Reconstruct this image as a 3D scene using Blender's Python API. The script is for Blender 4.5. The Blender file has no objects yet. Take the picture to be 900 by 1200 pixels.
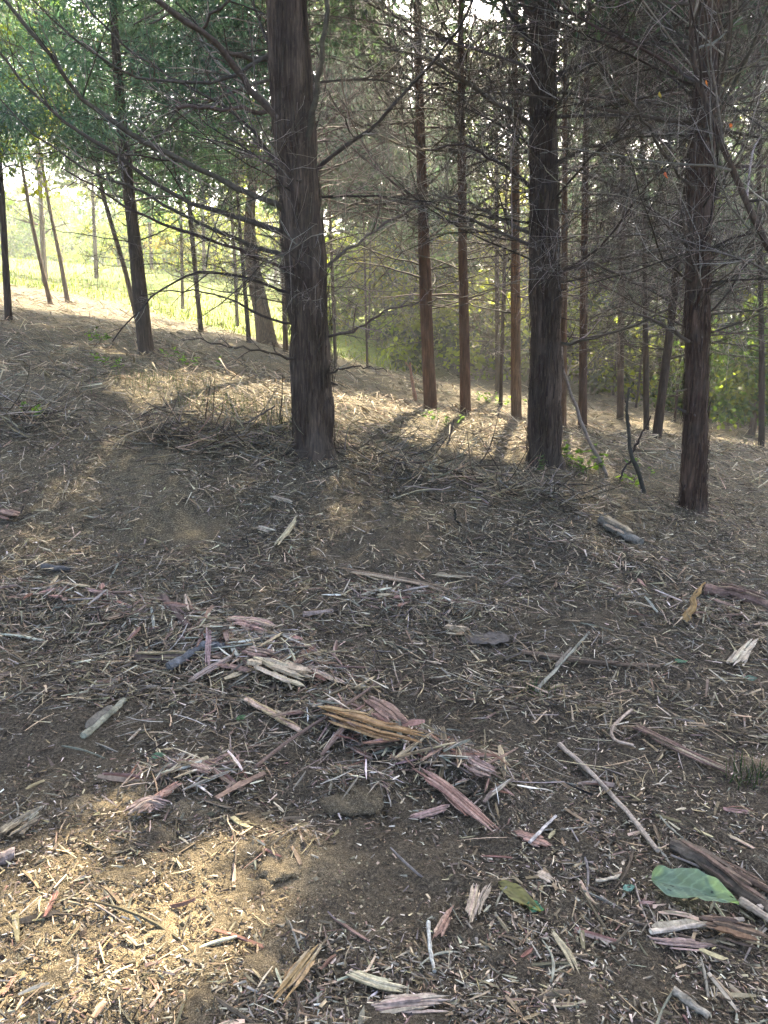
import bpy, math, random
import numpy as np
from mathutils import Vector, Matrix

# ------------------------------------------------------------------ camera, sky, sun, exposure
SC = bpy.context.scene
COL = SC.collection
RNG = np.random.default_rng(11)
R = math.radians
PITCH, EYE = R(12.0), 1.55
FPX = 901.0                       # focal length in pixels of the 900 x 1200 photograph
cam_d = bpy.data.cameras.new('camera'); cam = bpy.data.objects.new('camera', cam_d); COL.objects.link(cam)
cam_d.sensor_fit = 'VERTICAL'; cam_d.sensor_height = 24.0; cam_d.lens = 24.0 * FPX / 1200.0
cam_d.clip_start = 0.05; cam_d.clip_end = 2000.0
cam.location = (0, 0, EYE); cam.rotation_euler = (R(90) - PITCH, 0, 0)
SC.camera = cam

SUN_AZ, SUN_EL = R(10.0), R(40.0)       # to the right of straight ahead, above the horizon
world = bpy.data.worlds.new('World'); SC.world = world; world.use_nodes = True
wn = world.node_tree.nodes; wl = world.node_tree.links
bg = wn['Background']; sky = wn.new('ShaderNodeTexSky'); sky.sky_type = 'NISHITA'; sky.sun_disc = False
sky.sun_elevation = SUN_EL; sky.sun_rotation = SUN_AZ
sky.air_density = 0.7; sky.dust_density = 5.0; sky.ozone_density = 1.0
wl.new(sky.outputs[0], bg.inputs[0]); bg.inputs[1].default_value = 0.12
sun_d = bpy.data.lights.new('sun', 'SUN'); sun_o = bpy.data.objects.new('sun', sun_d); COL.objects.link(sun_o)
sun_d.energy = 5.0; sun_d.angle = R(0.53); sun_d.color = (1.0, 0.85, 0.61)
SUN_TO = np.array([math.sin(SUN_AZ) * math.cos(SUN_EL), math.cos(SUN_AZ) * math.cos(SUN_EL), math.sin(SUN_EL)])
sun_o.rotation_euler = Vector(-SUN_TO).to_track_quat('-Z', 'Y').to_euler()
sun_o.location = (5, 30, 30)
vs = SC.view_settings
vs.view_transform = 'Standard'; vs.look = 'None'; vs.exposure = 3.0; vs.gamma = 1.0; vs.use_curve_mapping = False
cy = SC.cycles
cy.max_bounces = 4; cy.diffuse_bounces = 2; cy.glossy_bounces = 2; cy.transmission_bounces = 4; cy.transparent_max_bounces = 4
cy.volume_bounces = 1; cy.use_denoising = True; cy.caustics_reflective = False; cy.caustics_refractive = False
cy.sample_clamp_indirect = 6.0; cy.use_adaptive_sampling = True; cy.adaptive_threshold = .03

# ------------------------------------------------------------------ noise
def hsh(ix, iy, seed):
    n = ix * np.int64(374761393) + iy * np.int64(668265263) + np.int64((seed * 974634777) & 0x7FFFFFFFFFFF)
    n = (n ^ (n >> 13)) * np.int64(1274126177)
    return ((n ^ (n >> 16)) & 0xFFFFFF) * (1.0 / 0xFFFFFF)
def vn(x, y, seed=0, wrap=None):
    x = np.asarray(x, float); y = np.asarray(y, float)
    ix = np.floor(x).astype(np.int64); iy = np.floor(y).astype(np.int64)
    fx = x - ix; fy = y - iy
    fx = fx * fx * (3 - 2 * fx); fy = fy * fy * (3 - 2 * fy)
    ix1 = ix + 1
    if wrap: ix = ix % wrap; ix1 = ix1 % wrap
    a = hsh(ix, iy, seed); b = hsh(ix1, iy, seed); c = hsh(ix, iy + 1, seed); d = hsh(ix1, iy + 1, seed)
    return (a + (b - a) * fx) * (1 - fy) + (c + (d - c) * fx) * fy
def fbm(x, y, oct=4, seed=0):
    s = 0; a = 0.5; t = 0
    for k in range(oct):
        s = s + a * vn(x * 2 ** k, y * 2 ** k, seed + k * 17); t += a; a *= 0.5
    return s / t - 0.5

# ------------------------------------------------------------------ terrain height
cP, sP = math.cos(PITCH), math.sin(PITCH)
def ray(u, v):
    a = (u - 450) / FPX; b = (600 - v) / FPX
    return np.array([a, cP + b * sP, -sP + b * cP])
def at(u, v, Y):
    d = ray(u, v); return np.array([0, 0, EYE]) + d * (Y / d[1])
_ctrl = [at(*c) for c in [
    (368, 525, 7.0), (637, 541, 8.2), (812, 598, 7.2), (505, 482, 14), (546, 486, 13.4), (605, 491, 13), (172, 416, 13), (312, 402, 22),
    (10, 376, 14), (60, 356, 22), (765, 511, 16), (890, 530, 13), (727, 492, 20), (683, 502, 16), (450, 432, 26), (850, 500, 22),
    (450, 1200, 1.52), (0, 1200, 1.44), (900, 1200, 1.60), (0, 850, 2.8), (900, 850, 3.15), (450, 850, 3.0), (450, 700, 4.45), (0, 620, 5.3),
    (900, 680, 5.2), (200, 500, 7.6), (0, 530, 6.6), (450, 528, 8), (300, 452, 10.5), (0, 425, 10.0), (200, 322, 42), (330, 345, 42), (60, 322, 38)]]
_ctrl += [np.array(p, float) for p in [(0, 0, 0), (-2, 0, .15), (2, 0, -.15), (-40, 70, 9.0), (0, 80, 5), (40, 70, -3), (-70, 10, 8), (70, 10, -9),
          (0, -50, -1), (-60, -50, 5), (60, -50, -8), (25, 30, -2.2), (-22, 30, 5.6), (-12, 8, 2.0), (12, 8, -1.2)]]
CT = np.array(_ctrl)
def _phi(r2): return 0.5 * r2 * np.log(r2 + 1e-9)
_n = len(CT)
_A = np.zeros((_n + 3, _n + 3)); _d2 = ((CT[:, None, :2] - CT[None, :, :2]) ** 2).sum(-1)
_A[:_n, :_n] = _phi(_d2) + np.eye(_n) * 0.35
_A[:_n, _n] = 1; _A[:_n, _n + 1:] = CT[:, :2]; _A[_n, :_n] = 1; _A[_n + 1:, :_n] = CT[:, :2].T
_w = np.linalg.solve(_A, np.concatenate([CT[:, 2], [0, 0, 0]]))
def hb(x, y):
    x = np.asarray(x, float); y = np.asarray(y, float); sh = x.shape; x = x.ravel(); y = y.ravel()
    out = np.empty_like(x)
    for i in range(0, len(x), 40000):
        X = x[i:i + 40000]; Yv = y[i:i + 40000]
        d2 = (X[:, None] - CT[None, :, 0]) ** 2 + (Yv[:, None] - CT[None, :, 1]) ** 2
        out[i:i + 40000] = _phi(d2) @ _w[:_n] + _w[_n] + X * _w[_n + 1] + Yv * _w[_n + 2]
    return out.reshape(sh)
def ground_pt(u, v, fn=None):
    d = ray(u, v); ts = np.concatenate([np.linspace(1.0, 12, 400), np.linspace(12.05, 70, 400)]); p = np.array([0, 0, EYE]) + ts[:, None] * d
    hh = (fn or hb)(p[:, 0], p[:, 1]); k = np.argmax(p[:, 2] < hh)
    if p[k, 2] >= hh[k]: k = len(ts) - 1
    a, b = ts[max(k - 1, 0)], ts[k]
    for _ in range(14):
        m = .5 * (a + b); q = np.array([0, 0, EYE]) + m * d
        if q[2] < (fn or hb)(q[0:1], q[1:2])[0]: b = m
        else: a = m
    return np.array([0, 0, EYE]) + .5 * (a + b) * d
# heaps of shredded debris: ridges between pairs of points, and soil mounds
_ridge = [(ground_pt(20, 700), ground_pt(330, 775), .22, .055), (ground_pt(250, 770), ground_pt(400, 810), .16, .06), (ground_pt(380, 850), ground_pt(570, 925), .15, .075),
          (ground_pt(180, 505), ground_pt(350, 520), .35, .10), (ground_pt(420, 545), ground_pt(700, 590), .4, .06), (ground_pt(180, 915), ground_pt(280, 925), .1, .03),
          (ground_pt(0, 490), ground_pt(60, 500), .4, .10), (ground_pt(690, 690), ground_pt(890, 740), .25, .05), (ground_pt(640, 630), ground_pt(760, 670), .25, .05),
          (ground_pt(380, 930), ground_pt(440, 930), .10, .05), (ground_pt(280, 1010), ground_pt(350, 1000), .07, .035), (ground_pt(400, 700), ground_pt(560, 720), .2, .04)] + [(ground_pt(u, v), ground_pt(u + 4, v), .34, .07) for u, v in ((368, 526), (637, 542), (812, 599))]
def H(x, y):
    x = np.asarray(x, float); y = np.asarray(y, float)
    z = hb(x, y)
    near = np.clip(1.25 - y / 40.0, 0.15, 1)
    z = z + near * (0.10 * fbm(x * .45, y * .45, 3, 3) + 0.085 * fbm(x * 1.7, y * 1.7, 3, 5) + 0.035 * fbm(x * 6, y * 6, 3, 9))
    for a, b, w, h in _ridge:
        d = b[:2] - a[:2]; L2 = d @ d
        t = np.clip(((x - a[0]) * d[0] + (y - a[1]) * d[1]) / L2, 0, 1)
        q = (x - a[0] - t * d[0]) ** 2 + (y - a[1] - t * d[1]) ** 2
        z = z + h * np.exp(-q / (w * w)) * (0.7 + 0.6 * vn(x * 5, y * 5, 31))
    return z
_h0 = float(H(np.array([0.0]), np.array([0.0]))[0])
def on_ground(u, v):
    g = ground_pt(u, v); d = ray(u, v); t0 = g[1] / d[1]; ts = t0 * np.linspace(.72, 1.2, 90); p = np.array([0, 0, EYE]) + ts[:, None] * d
    e = p[:, 2] - H(p[:, 0], p[:, 1]); k = int(np.argmax(e < 0))
    if e[k] >= 0 or k == 0: return np.array([g[0], g[1], hz(g[0], g[1])])
    f = e[k - 1] / (e[k - 1] - e[k]); return p[k - 1] * (1 - f) + p[k] * f
def hz(x, y): return float(H(np.array([x]), np.array([y]))[0])

# openings in the canopy: where the sun reaches the ground (centre, half widths in metres)
GAPS = []
for (u, v, ax, ay) in [(150, 1085, .50, .34), (310, 1020, .24, .15), (60, 1130, .6, .42), (140, 955, .17, .14), (250, 1165, .2, .13), (300, 458, 1.7, 2.1), (440, 475, 1.1, 1.8),
                       (565, 502, 1.3, 2.3), (620, 480, .7, 1.5), (865, 520, .7, 1.6), (700, 550, .25, .6), (125, 411, .7, .5), (60, 345, 4.5, 6.5), (420, 765, .06, .05), (880, 890, .09, .06),
                       (230, 435, .3, .3), (760, 500, .5, 1.4)]:
    g = ground_pt(u, v); GAPS.append((g[0], g[1], ax, ay))
def in_gap(P, first=None):
    x = P[:, 0].copy(); y = P[:, 1].copy()
    for _ in range(2):
        h = P[:, 2] - hb(x, y); s = h / math.tan(SUN_EL)
        x = P[:, 0] - s * math.sin(SUN_AZ); y = P[:, 1] - s * math.cos(SUN_AZ)
    m = np.zeros(len(P), bool)
    for gx, gy, ax, ay in GAPS[:first]:
        sc = 2.2 / min(ax, ay) * .5
        q = ((x - gx) / ax) ** 2 + ((y - gy) / ay) ** 2 + .9 * fbm(x * sc, y * sc, 2, 77)
        m |= q < 1
    if first is None: m |= fbm(x * 2.1, y * 1.3, 2, 191) > 0.47
    return m

# ------------------------------------------------------------------ mesh helpers
def mesh_np(name, V, faces, col=None, smooth=True):
    """V (n,3); faces: list of int arrays (m,3) or (m,4); col (n,3) per vertex"""
    me = bpy.data.meshes.new(name)
    V = np.ascontiguousarray(V, np.float32); faces = [np.asarray(f, np.int32) for f in faces if len(f)]
    loops = np.concatenate([f.ravel() for f in faces]); tot = np.concatenate([np.full(len(f), f.shape[1], np.int32) for f in faces])
    start = np.concatenate([[0], np.cumsum(tot)[:-1]]).astype(np.int32)
    me.vertices.add(len(V)); me.vertices.foreach_set('co', V.ravel())
    me.loops.add(len(loops)); me.loops.foreach_set('vertex_index', loops)
    me.polygons.add(len(tot)); me.polygons.foreach_set('loop_start', start)
    me.polygons.foreach_set('use_smooth', np.full(len(tot), smooth, bool))
    if col is not None:
        at_ = me.color_attributes.new('Col', 'FLOAT_COLOR', 'POINT')
        c = np.ones((len(V), 4), np.float32); c[:, :3] = col; at_.data.foreach_set('color', c.ravel())
    me.update(calc_edges=True); me.validate()
    return me
def obj(name, me, mat=None, parent=None, **props):
    o = bpy.data.objects.new(name, me); COL.objects.link(o)
    if mat is not None and not me.materials: me.materials.append(mat)
    if parent: o.parent = parent
    for k, v in props.items(): o[k] = v
    return o
def empty(name, loc, **props):
    o = bpy.data.objects.new(name, None); COL.objects.link(o); o.location = loc; o.empty_display_size = .2
    for k, v in props.items(): o[k] = v
    return o
def nrm(v): return v / (np.linalg.norm(v, axis=-1, keepdims=True) + 1e-12)
def frames(P):
    T = nrm(np.gradient(P, axis=1)); ref = np.zeros_like(T); ref[..., 2] = 1
    vert = np.abs(T[..., 2]).max(1) > .93
    ref[vert] = (0.31, 0.95, 0)
    A = nrm(np.cross(T, ref)); B = np.cross(A, T)
    return T, A, B
def sweep(P, A, B, S, col=None, cap=False, twist=0.0):
    N, K, _ = P.shape
    th = np.arange(S) / S * 2 * np.pi + twist
    V = P[:, :, None] + np.cos(th)[None, None, :, None] * A[:, :, None] + np.sin(th)[None, None, :, None] * B[:, :, None]
    idx = np.arange(N * K * S).reshape(N, K, S)
    a = idx[:, :-1]; b = idx[:, 1:]
    q = np.stack([a, np.roll(a, -1, 2), np.roll(b, -1, 2), b], -1).reshape(-1, 4)
    F = [q]
    if cap and S in (3, 4): F += [idx[:, 0, ::-1].reshape(-1, S), idx[:, -1].reshape(-1, S)]
    C = None
    if col is not None:
        C = np.repeat(np.repeat(col[:, None, None], K, 1), S, 2).reshape(-1, 3) if col.ndim == 2 else np.repeat(col[:, :, None], S, 2).reshape(-1, 3)
    return V.reshape(-1, 3), F, C
def tubes(P, r, S, col=None, twist=0.0):
    T, A, B = frames(P); return sweep(P, A * r[..., None], B * r[..., None], S, col, twist=twist)
def merge(parts):
    V = []; F = {3: [], 4: []}; C = []; n = 0
    for v, f, c in parts:
        V.append(v); C.append(c)
        for g in f: F[g.shape[1]].append(g + n)
        n += len(v)
    return np.concatenate(V), [np.concatenate(F[k]) for k in F if F[k]], (np.concatenate(C) if C[0] is not None else None)
def pal(colors, n, rng, jitter=.18, w=None):
    c = np.array(colors)[rng.choice(len(colors), n, p=w)]
    return np.clip(c * (1 + jitter * rng.normal(size=(n, 1))) * (1 + .05 * rng.normal(size=(n, 3))), .004, .85)
def ribbons(start, end, wid, bow, rng, K=4, col=None, flat=.25, S=4, ends=(.35, .15), cap=True):
    """slender flattened splinters from start to end (N,3), tapered ends"""
    N = len(start); t = np.linspace(0, 1, K)[None, :, None]
    P = start[:, None] * (1 - t) + end[:, None] * t
    side = nrm(np.cross(end - start, np.array([0, 0, 1.0]))); L = np.linalg.norm(end - start, axis=1)
    P = P + side[:, None] * (np.sin(t * np.pi) * (bow * L * rng.normal(size=N))[:, None, None])
    T, A, B = frames(P)
    roll = rng.uniform(-.7, .7, (N, 1, 1)); A2 = A * np.cos(roll) + B * np.sin(roll); B2 = B * np.cos(roll) - A * np.sin(roll)
    prof = np.interp(np.linspace(0, 1, K), [0, .2, .7, 1], [ends[0], 1, .9, ends[1]])[None, :] * rng.uniform(.75, 1.25, (N, K))
    w = (wid[:, None] * prof)[..., None]
    return sweep(P, A2 * w, B2 * w * flat, S, col, cap, twist=np.pi / 4)

# ------------------------------------------------------------------ materials
def mat(name): 
    m = bpy.data.materials.new(name); m.use_nodes = True; return m, m.node_tree.nodes, m.node_tree.links, m.node_tree.nodes['Principled BSDF']
def ramp(n, stops):
    r = n.new('ShaderNodeValToRGB'); e = r.color_ramp.elements
    while len(e) < len(stops): e.new(.5)
    for k, (p, c) in enumerate(stops): e[k].position = p; e[k].color = (*c, 1)
    return r
def noise(n, l, vec, scale, detail=4, rough=.6):
    t = n.new('ShaderNodeTexNoise'); t.inputs['Scale'].default_value = scale; t.inputs['Detail'].default_value = detail; t.inputs['Roughness'].default_value = rough
    if vec is not None: l.new(vec, t.inputs['Vector'])
    return t
def mixc(n, l, fac, a, b, mode='MIX'):
    m = n.new('ShaderNodeMix'); m.data_type = 'RGBA'; m.blend_type = mode
    for s, i in ((fac, 0), (a, 6), (b, 7)):
        if hasattr(s, 'is_linked'): l.new(s, m.inputs[i])
        elif i == 0: m.inputs[0].default_value = s
        else: m.inputs[i].default_value = (*s, 1)
    return m.outputs[2]
def wood_mat(name, grain=40, bump=.3, rough=.85):
    m, n, l, b = mat(name)
    a = n.new('ShaderNodeAttribute'); a.attribute_name = 'Col'
    tc = n.new('ShaderNodeTexCoord'); t = noise(n, l, tc.outputs['Object'], grain, 3)
    r = ramp(n, [(.3, (.62, .6, .58)), (.7, (1.25, 1.22, 1.2))]); l.new(t.outputs[0], r.inputs[0])
    l.new(mixc(n, l, 1.0, a.outputs[0], r.outputs[0], 'MULTIPLY'), b.inputs['Base Color'])
    bp = n.new('ShaderNodeBump'); bp.inputs['Strength'].default_value = bump; bp.inputs['Distance'].default_value = .004
    l.new(t.outputs[0], bp.inputs['Height']); l.new(bp.outputs[0], b.inputs['Normal'])
    b.inputs['Roughness'].default_value = rough; b.inputs['Specular IOR Level'].default_value = .25
    return m
def leaf_mat(name, trans=.5, tint=(1, 1, 1)):
    m, n, l, b = mat(name)
    a = n.new('ShaderNodeAttribute'); a.attribute_name = 'Col'
    out = n['Material Output']; tr = n.new('ShaderNodeBsdfTranslucent'); mx = n.new('ShaderNodeMixShader')
    l.new(a.outputs[0], b.inputs['Base Color']); b.inputs['Roughness'].default_value = .6; b.inputs['Specular IOR Level'].default_value = .3
    l.new(mixc(n, l, 1.0, a.outputs[0], tint, 'MULTIPLY'), tr.inputs[0])
    mx.inputs[0].default_value = trans; l.new(b.outputs[0], mx.inputs[1]); l.new(tr.outputs[0], mx.inputs[2]); l.new(mx.outputs[0], out.inputs[0])
    return m
M_WOOD = wood_mat('shredded_wood', 60)
M_HERO = wood_mat('split_wood', 90, .5)
M_TWIG = wood_mat('dead_twig_bark', 30)
M_NEEDLE = leaf_mat('cedar_needles', .48, (1.4, 1.45, 1.0))
M_LEAF = leaf_mat('broad_leaves', .55, (1.7, 1.7, .7))
def bark_mat():
    m, n, l, b = mat('cedar_bark')
    tc = n.new('ShaderNodeTexCoord'); mp = n.new('ShaderNodeMapping'); mp.inputs['Scale'].default_value = (1, 1, .09); l.new(tc.outputs['Object'], mp.inputs[0])
    t = noise(n, l, mp.outputs[0], 55, 5, .7); t2 = noise(n, l, tc.outputs['Object'], 3, 3)
    r = ramp(n, [(.25, (.019, .0135, .0095)), (.5, (.060, .0435, .030)), (.75, (.145, .11, .08))]); l.new(t.outputs[0], r.inputs[0])
    a = n.new('ShaderNodeAttribute'); a.attribute_name = 'Col'
    c = mixc(n, l, 1.0, r.outputs[0], a.outputs[0], 'MULTIPLY')
    r2 = ramp(n, [(.5, (0, 0, 0)), (.75, (.3, .3, .3))]); l.new(t2.outputs[0], r2.inputs[0])
    l.new(mixc(n, l, r2.outputs[0], c, (.10, .095, .085)), b.inputs['Base Color'])
    bp = n.new('ShaderNodeBump'); bp.inputs['Strength'].default_value = .7; bp.inputs['Distance'].default_value = .012
    l.new(t.outputs[0], bp.inputs['Height']); l.new(bp.outputs[0], b.inputs['Normal'])
    b.inputs['Roughness'].default_value = .92; b.inputs['Specular IOR Level'].default_value = .2
    return m
M_BARK = bark_mat()
def ground_mat():
    m, n, l, b = mat('mulched_soil')
    g = n.new('ShaderNodeNewGeometry'); P = g.outputs['Position']
    big = noise(n, l, P, .8, 5, .6); mid = noise(n, l, P, 9, 5, .65); fine = noise(n, l, P, 90, 5, .7); vfine = noise(n, l, P, 330, 3, .6)
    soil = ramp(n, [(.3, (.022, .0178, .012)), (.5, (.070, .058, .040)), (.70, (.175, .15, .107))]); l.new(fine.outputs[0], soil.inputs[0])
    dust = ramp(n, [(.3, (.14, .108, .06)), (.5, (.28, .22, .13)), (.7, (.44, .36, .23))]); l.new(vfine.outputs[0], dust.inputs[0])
    a = n.new('ShaderNodeAttribute'); a.attribute_name = 'Col'      # red: sawdust, green: meadow grass, blue: straw mulch
    sp = n.new('ShaderNodeSeparateColor'); l.new(a.outputs[0], sp.inputs[0])
    def msk(src, lo, hi, ch):
        r = ramp(n, [(lo, (0, 0, 0)), (hi, (1, 1, 1))]); l.new(src, r.inputs[0])
        mm = n.new('ShaderNodeMath'); mm.operation = 'MULTIPLY'; l.new(r.outputs[0], mm.inputs[0]); l.new(ch, mm.inputs[1]); return mm.outputs[0]
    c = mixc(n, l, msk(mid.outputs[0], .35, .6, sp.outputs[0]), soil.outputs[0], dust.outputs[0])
    straw = ramp(n, [(.36, (.033, .028, .018)), (.52, (.125, .106, .066)), (.68, (.34, .29, .185))]); l.new(fine.outputs[0], straw.inputs[0])
    c = mixc(n, l, msk(mid.outputs[0], .25, .5, sp.outputs[2]), c, straw.outputs[0])
    gr = ramp(n, [(.3, (.10, .15, .02)), (.7, (.22, .27, .04))]); l.new(mid.outputs[0], gr.inputs[0])
    c = mixc(n, l, msk(mid.outputs[0], .2, .4, sp.outputs[1]), c, gr.outputs[0])
    grit = ramp(n, [(.33, (.5, .5, .5)), (.5, (1, 1, 1)), (.66, (1.7, 1.65, 1.6))]); l.new(vfine.outputs[0], grit.inputs[0]); c = mixc(n, l, .8, c, grit.outputs[0], 'MULTIPLY')
    l.new(c, b.inputs['Base Color'])
    bp = n.new('ShaderNodeBump'); bp.inputs['Strength'].default_value = 1.0; bp.inputs['Distance'].default_value = .02; l.new(fine.outputs[0], bp.inputs['Height'])
    bp2 = n.new('ShaderNodeBump'); bp2.inputs['Strength'].default_value = .7; bp2.inputs['Distance'].default_value = .006; l.new(vfine.outputs[0], bp2.inputs['Height']); l.new(bp.outputs[0], bp2.inputs['Normal'])
    l.new(bp2.outputs[0], b.inputs['Normal']); b.inputs['Roughness'].default_value = .95; b.inputs['Specular IOR Level'].default_value = .15
    return m
M_GROUND = ground_mat()

# ------------------------------------------------------------------ ground
def axis(lo, hi, d0, d1, step, grow):
    a = list(np.arange(d0, d1, step)); s = step; x = a[-1]
    while x < hi: s *= grow; x += s; a.append(x)
    s = step; x = d0; b = []
    while x > lo: s *= grow; x -= s; b.append(x)
    return np.array(b[::-1] + a)
gx = axis(-380, 380, -1.7, 1.7, .023, 1.045); gy = axis(-60, 300, 1.25, 4.0, .023, 1.036)
GX, GY = np.meshgrid(gx, gy)
GZ = np.clip(H(GX, GY), -14, 16)
_near = np.clip(1.2 - np.hypot(GX, GY - 2) / 7.0, 0, 1)
clod = np.maximum(0, fbm(GX * 14, GY * 14, 3, 51)) * .06 + fbm(GX * 38, GY * 38, 2, 57) * .022
smooth_zone = np.exp(-(((GX + .45) / .45) ** 2 + ((GY - 1.95) / .28) ** 2))
GZ = GZ + _near * clod * (1 - .3 * smooth_zone)
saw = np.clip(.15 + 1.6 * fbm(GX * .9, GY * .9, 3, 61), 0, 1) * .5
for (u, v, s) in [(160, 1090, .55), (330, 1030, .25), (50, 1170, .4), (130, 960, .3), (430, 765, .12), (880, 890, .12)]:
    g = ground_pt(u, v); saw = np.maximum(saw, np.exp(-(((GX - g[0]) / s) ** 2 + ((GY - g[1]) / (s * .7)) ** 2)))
meadow = np.clip((GY - 25 + 5 * fbm(GX * .2, GY * .2, 3, 63)) / 3, 0, 1) * np.clip((3 - GX) / 4, 0, 1)
mulch = np.clip((GY - 4.2 + 4 * fbm(GX * .6, GY * .6, 3, 67)) / 3, 0, 1)
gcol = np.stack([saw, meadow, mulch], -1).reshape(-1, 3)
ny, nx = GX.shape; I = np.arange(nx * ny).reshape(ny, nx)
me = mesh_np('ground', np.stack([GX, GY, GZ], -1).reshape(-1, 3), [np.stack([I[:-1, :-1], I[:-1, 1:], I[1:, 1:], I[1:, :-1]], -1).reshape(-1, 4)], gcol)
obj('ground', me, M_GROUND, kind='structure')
hx = np.linspace(-370, 370, 150); hy = np.linspace(130, 260, 30); HX, HY = np.meshgrid(hx, hy)
HZ = -16 + (16 + 27 + 7 * np.sin(HX / 70 + 1) + 10 * fbm(HX * .03, HY * .03, 3, 5)) * np.clip(np.sin(np.clip((HY - 130) / 150, 0, 1) * np.pi * .62), 0, 1) + 2.6 * (vn(HX * .3, HY * .3, 9) - .5) * 2
HZ = np.clip(HZ, -13, 33.5); I = np.arange(HX.size).reshape(HX.shape)
m, n, l, b = mat('wooded_hill'); g_ = n.new('ShaderNodeNewGeometry'); t_ = noise(n, l, g_.outputs['Position'], .35, 6, .7)
r_ = ramp(n, [(.3, (.035, .065, .035)), (.55, (.06, .10, .05)), (.75, (.11, .14, .06))]); l.new(t_.outputs[0], r_.inputs[0]); l.new(r_.outputs[0], b.inputs['Base Color']); b.inputs['Roughness'].default_value = .9
bp_ = n.new('ShaderNodeBump'); bp_.inputs['Distance'].default_value = 3; l.new(t_.outputs[0], bp_.inputs['Height']); l.new(bp_.outputs[0], b.inputs['Normal'])
obj('hills', mesh_np('hills', np.stack([HX, HY, HZ], -1).reshape(-1, 3), [np.stack([I[:-1, :-1], I[:-1, 1:], I[1:, 1:], I[1:, :-1]], -1).reshape(-1, 4)]), m, kind='structure')

# ------------------------------------------------------------------ tree building
C_TWIG = [(.058, .049, .038), (.078, .067, .053), (.042, .035, .027), (.23, .21, .18), (.10, .082, .062), (.15, .138, .115), (.30, .28, .24)]
def trunk_mesh(name, pts, rad, nth, nz, seed, ridge=.07, flare=.35, tint=(1, 1, 1)):
    """pts (k,3) centre line in local coordinates, rad (k,) radii"""
    pts = np.array(pts, float); rad = np.array(rad, float)
    s = np.concatenate([[0], np.cumsum(np.linalg.norm(np.diff(pts, axis=0), axis=1))]); t = np.linspace(0, 1, nz) ** 1.15 * s[-1]
    C = np.stack([np.interp(t, s, pts[:, k]) for k in range(3)], 1); rr = np.interp(t, s, rad)
    for _ in range(6): C[1:-1] = .25 * C[:-2] + .5 * C[1:-1] + .25 * C[2:]
    th = np.arange(nth) / nth * 2 * np.pi
    TH, ZZ = np.meshgrid(th, t)
    u = TH / (2 * np.pi); W = max(6, nth // 5)
    warp = .6 * (vn(u * 6, ZZ * 1.2, seed + 1, 6) - .5)
    big = vn(u * 5 + warp * .4, ZZ * .8, seed + 7, 5) - .5
    r1 = np.abs(vn(u * W + warp, ZZ * 2.2, seed, W) - .5) * 2
    r2 = vn(u * W * 2 + warp, ZZ * 6.5, seed + 3, W * 2) - .5
    fl = 1 + .7 * flare * np.exp(-ZZ / .11) * (1 + .8 * np.cos(TH * 3 + seed) * .5 + .5 * big)
    RR = rr[:, None] * fl * (1 + .16 * big + ridge * (1.5 * r1 - .8) + ridge * .8 * r2)
    V = np.stack([C[:, 0:1] + RR * np.cos(TH), C[:, 1:2] + RR * np.sin(TH), np.repeat(C[:, 2:3], nth, 1)], -1).reshape(-1, 3)
    idx = np.arange(nz * nth).reshape(nz, nth); a = idx[:-1]; b = idx[1:]
    q = np.stack([a, np.roll(a, -1, 1), np.roll(b, -1, 1), b], -1).reshape(-1, 4)
    shade = (.75 + .5 * r1)[..., None] * np.array(tint)
    return mesh_np(name, V, [q], shade.reshape(-1, 3)), C, rr, t
def bark_strips(C, rr, t, n, rng, zmax, tint):
    k = rng.integers(0, np.searchsorted(t, zmax), n); th = rng.uniform(0, 2 * np.pi, n); K = 5
    L = rng.uniform(.05, .30, n); out = np.stack([np.cos(th), np.sin(th), 0 * th], 1)
    base = C[k] + out * (rr[k] * 1.02)[:, None]; s = np.linspace(0, 1, K)
    lift = rng.uniform(.0, .034, n)[:, None] * (s[None] ** 2) * rng.choice([0.3, 1, 1.6], n)[:, None]
    side = np.stack([-np.sin(th), np.cos(th), 0 * th], 1)
    P = base[:, None] + out[:, None] * lift[..., None] + np.array([0, 0, 1.])[None, None] * (L[:, None] * s * rng.choice([-1, 1], n)[:, None])[..., None] \
        + side[:, None] * (s[None] * rng.normal(0, .012, n)[:, None])[..., None]
    w = rng.uniform(.003, .011, n)[:, None] * np.array([1, 1.1, .9, .7, .25])[None]
    A = side[:, None] * w[..., None]; B = out[:, None] * (w * .2)[..., None]
    return sweep(P, A, B, 4, pal([(.8, .8, .8), (1.1, 1.05, 1), (1.5, 1.4, 1.3), (.6, .55, .5)], n, rng) * np.array(tint))
def grow(start, az, el, L, rng, K=9, bend=.5, wig=.12):
    """curved branches: start (N,3), azimuth, elevation, length -> (N,K,3)"""
    N = len(start); t = np.linspace(0, 1, K)
    e = el[:, None] + bend * rng.normal(.15, .55, N)[:, None] * t[None] + np.cumsum(rng.normal(0, wig, (N, K)), 1)
    a = az[:, None] + bend * rng.normal(0, .5, N)[:, None] * t[None] + np.cumsum(rng.normal(0, wig, (N, K)), 1)
    d = np.stack([np.cos(e) * np.cos(a), np.cos(e) * np.sin(a), np.sin(e)], -1) * (L / (K - 1))[:, None, None]
    d[:, 0] = 0
    return start[:, None] + np.cumsum(d, 1)
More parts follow.
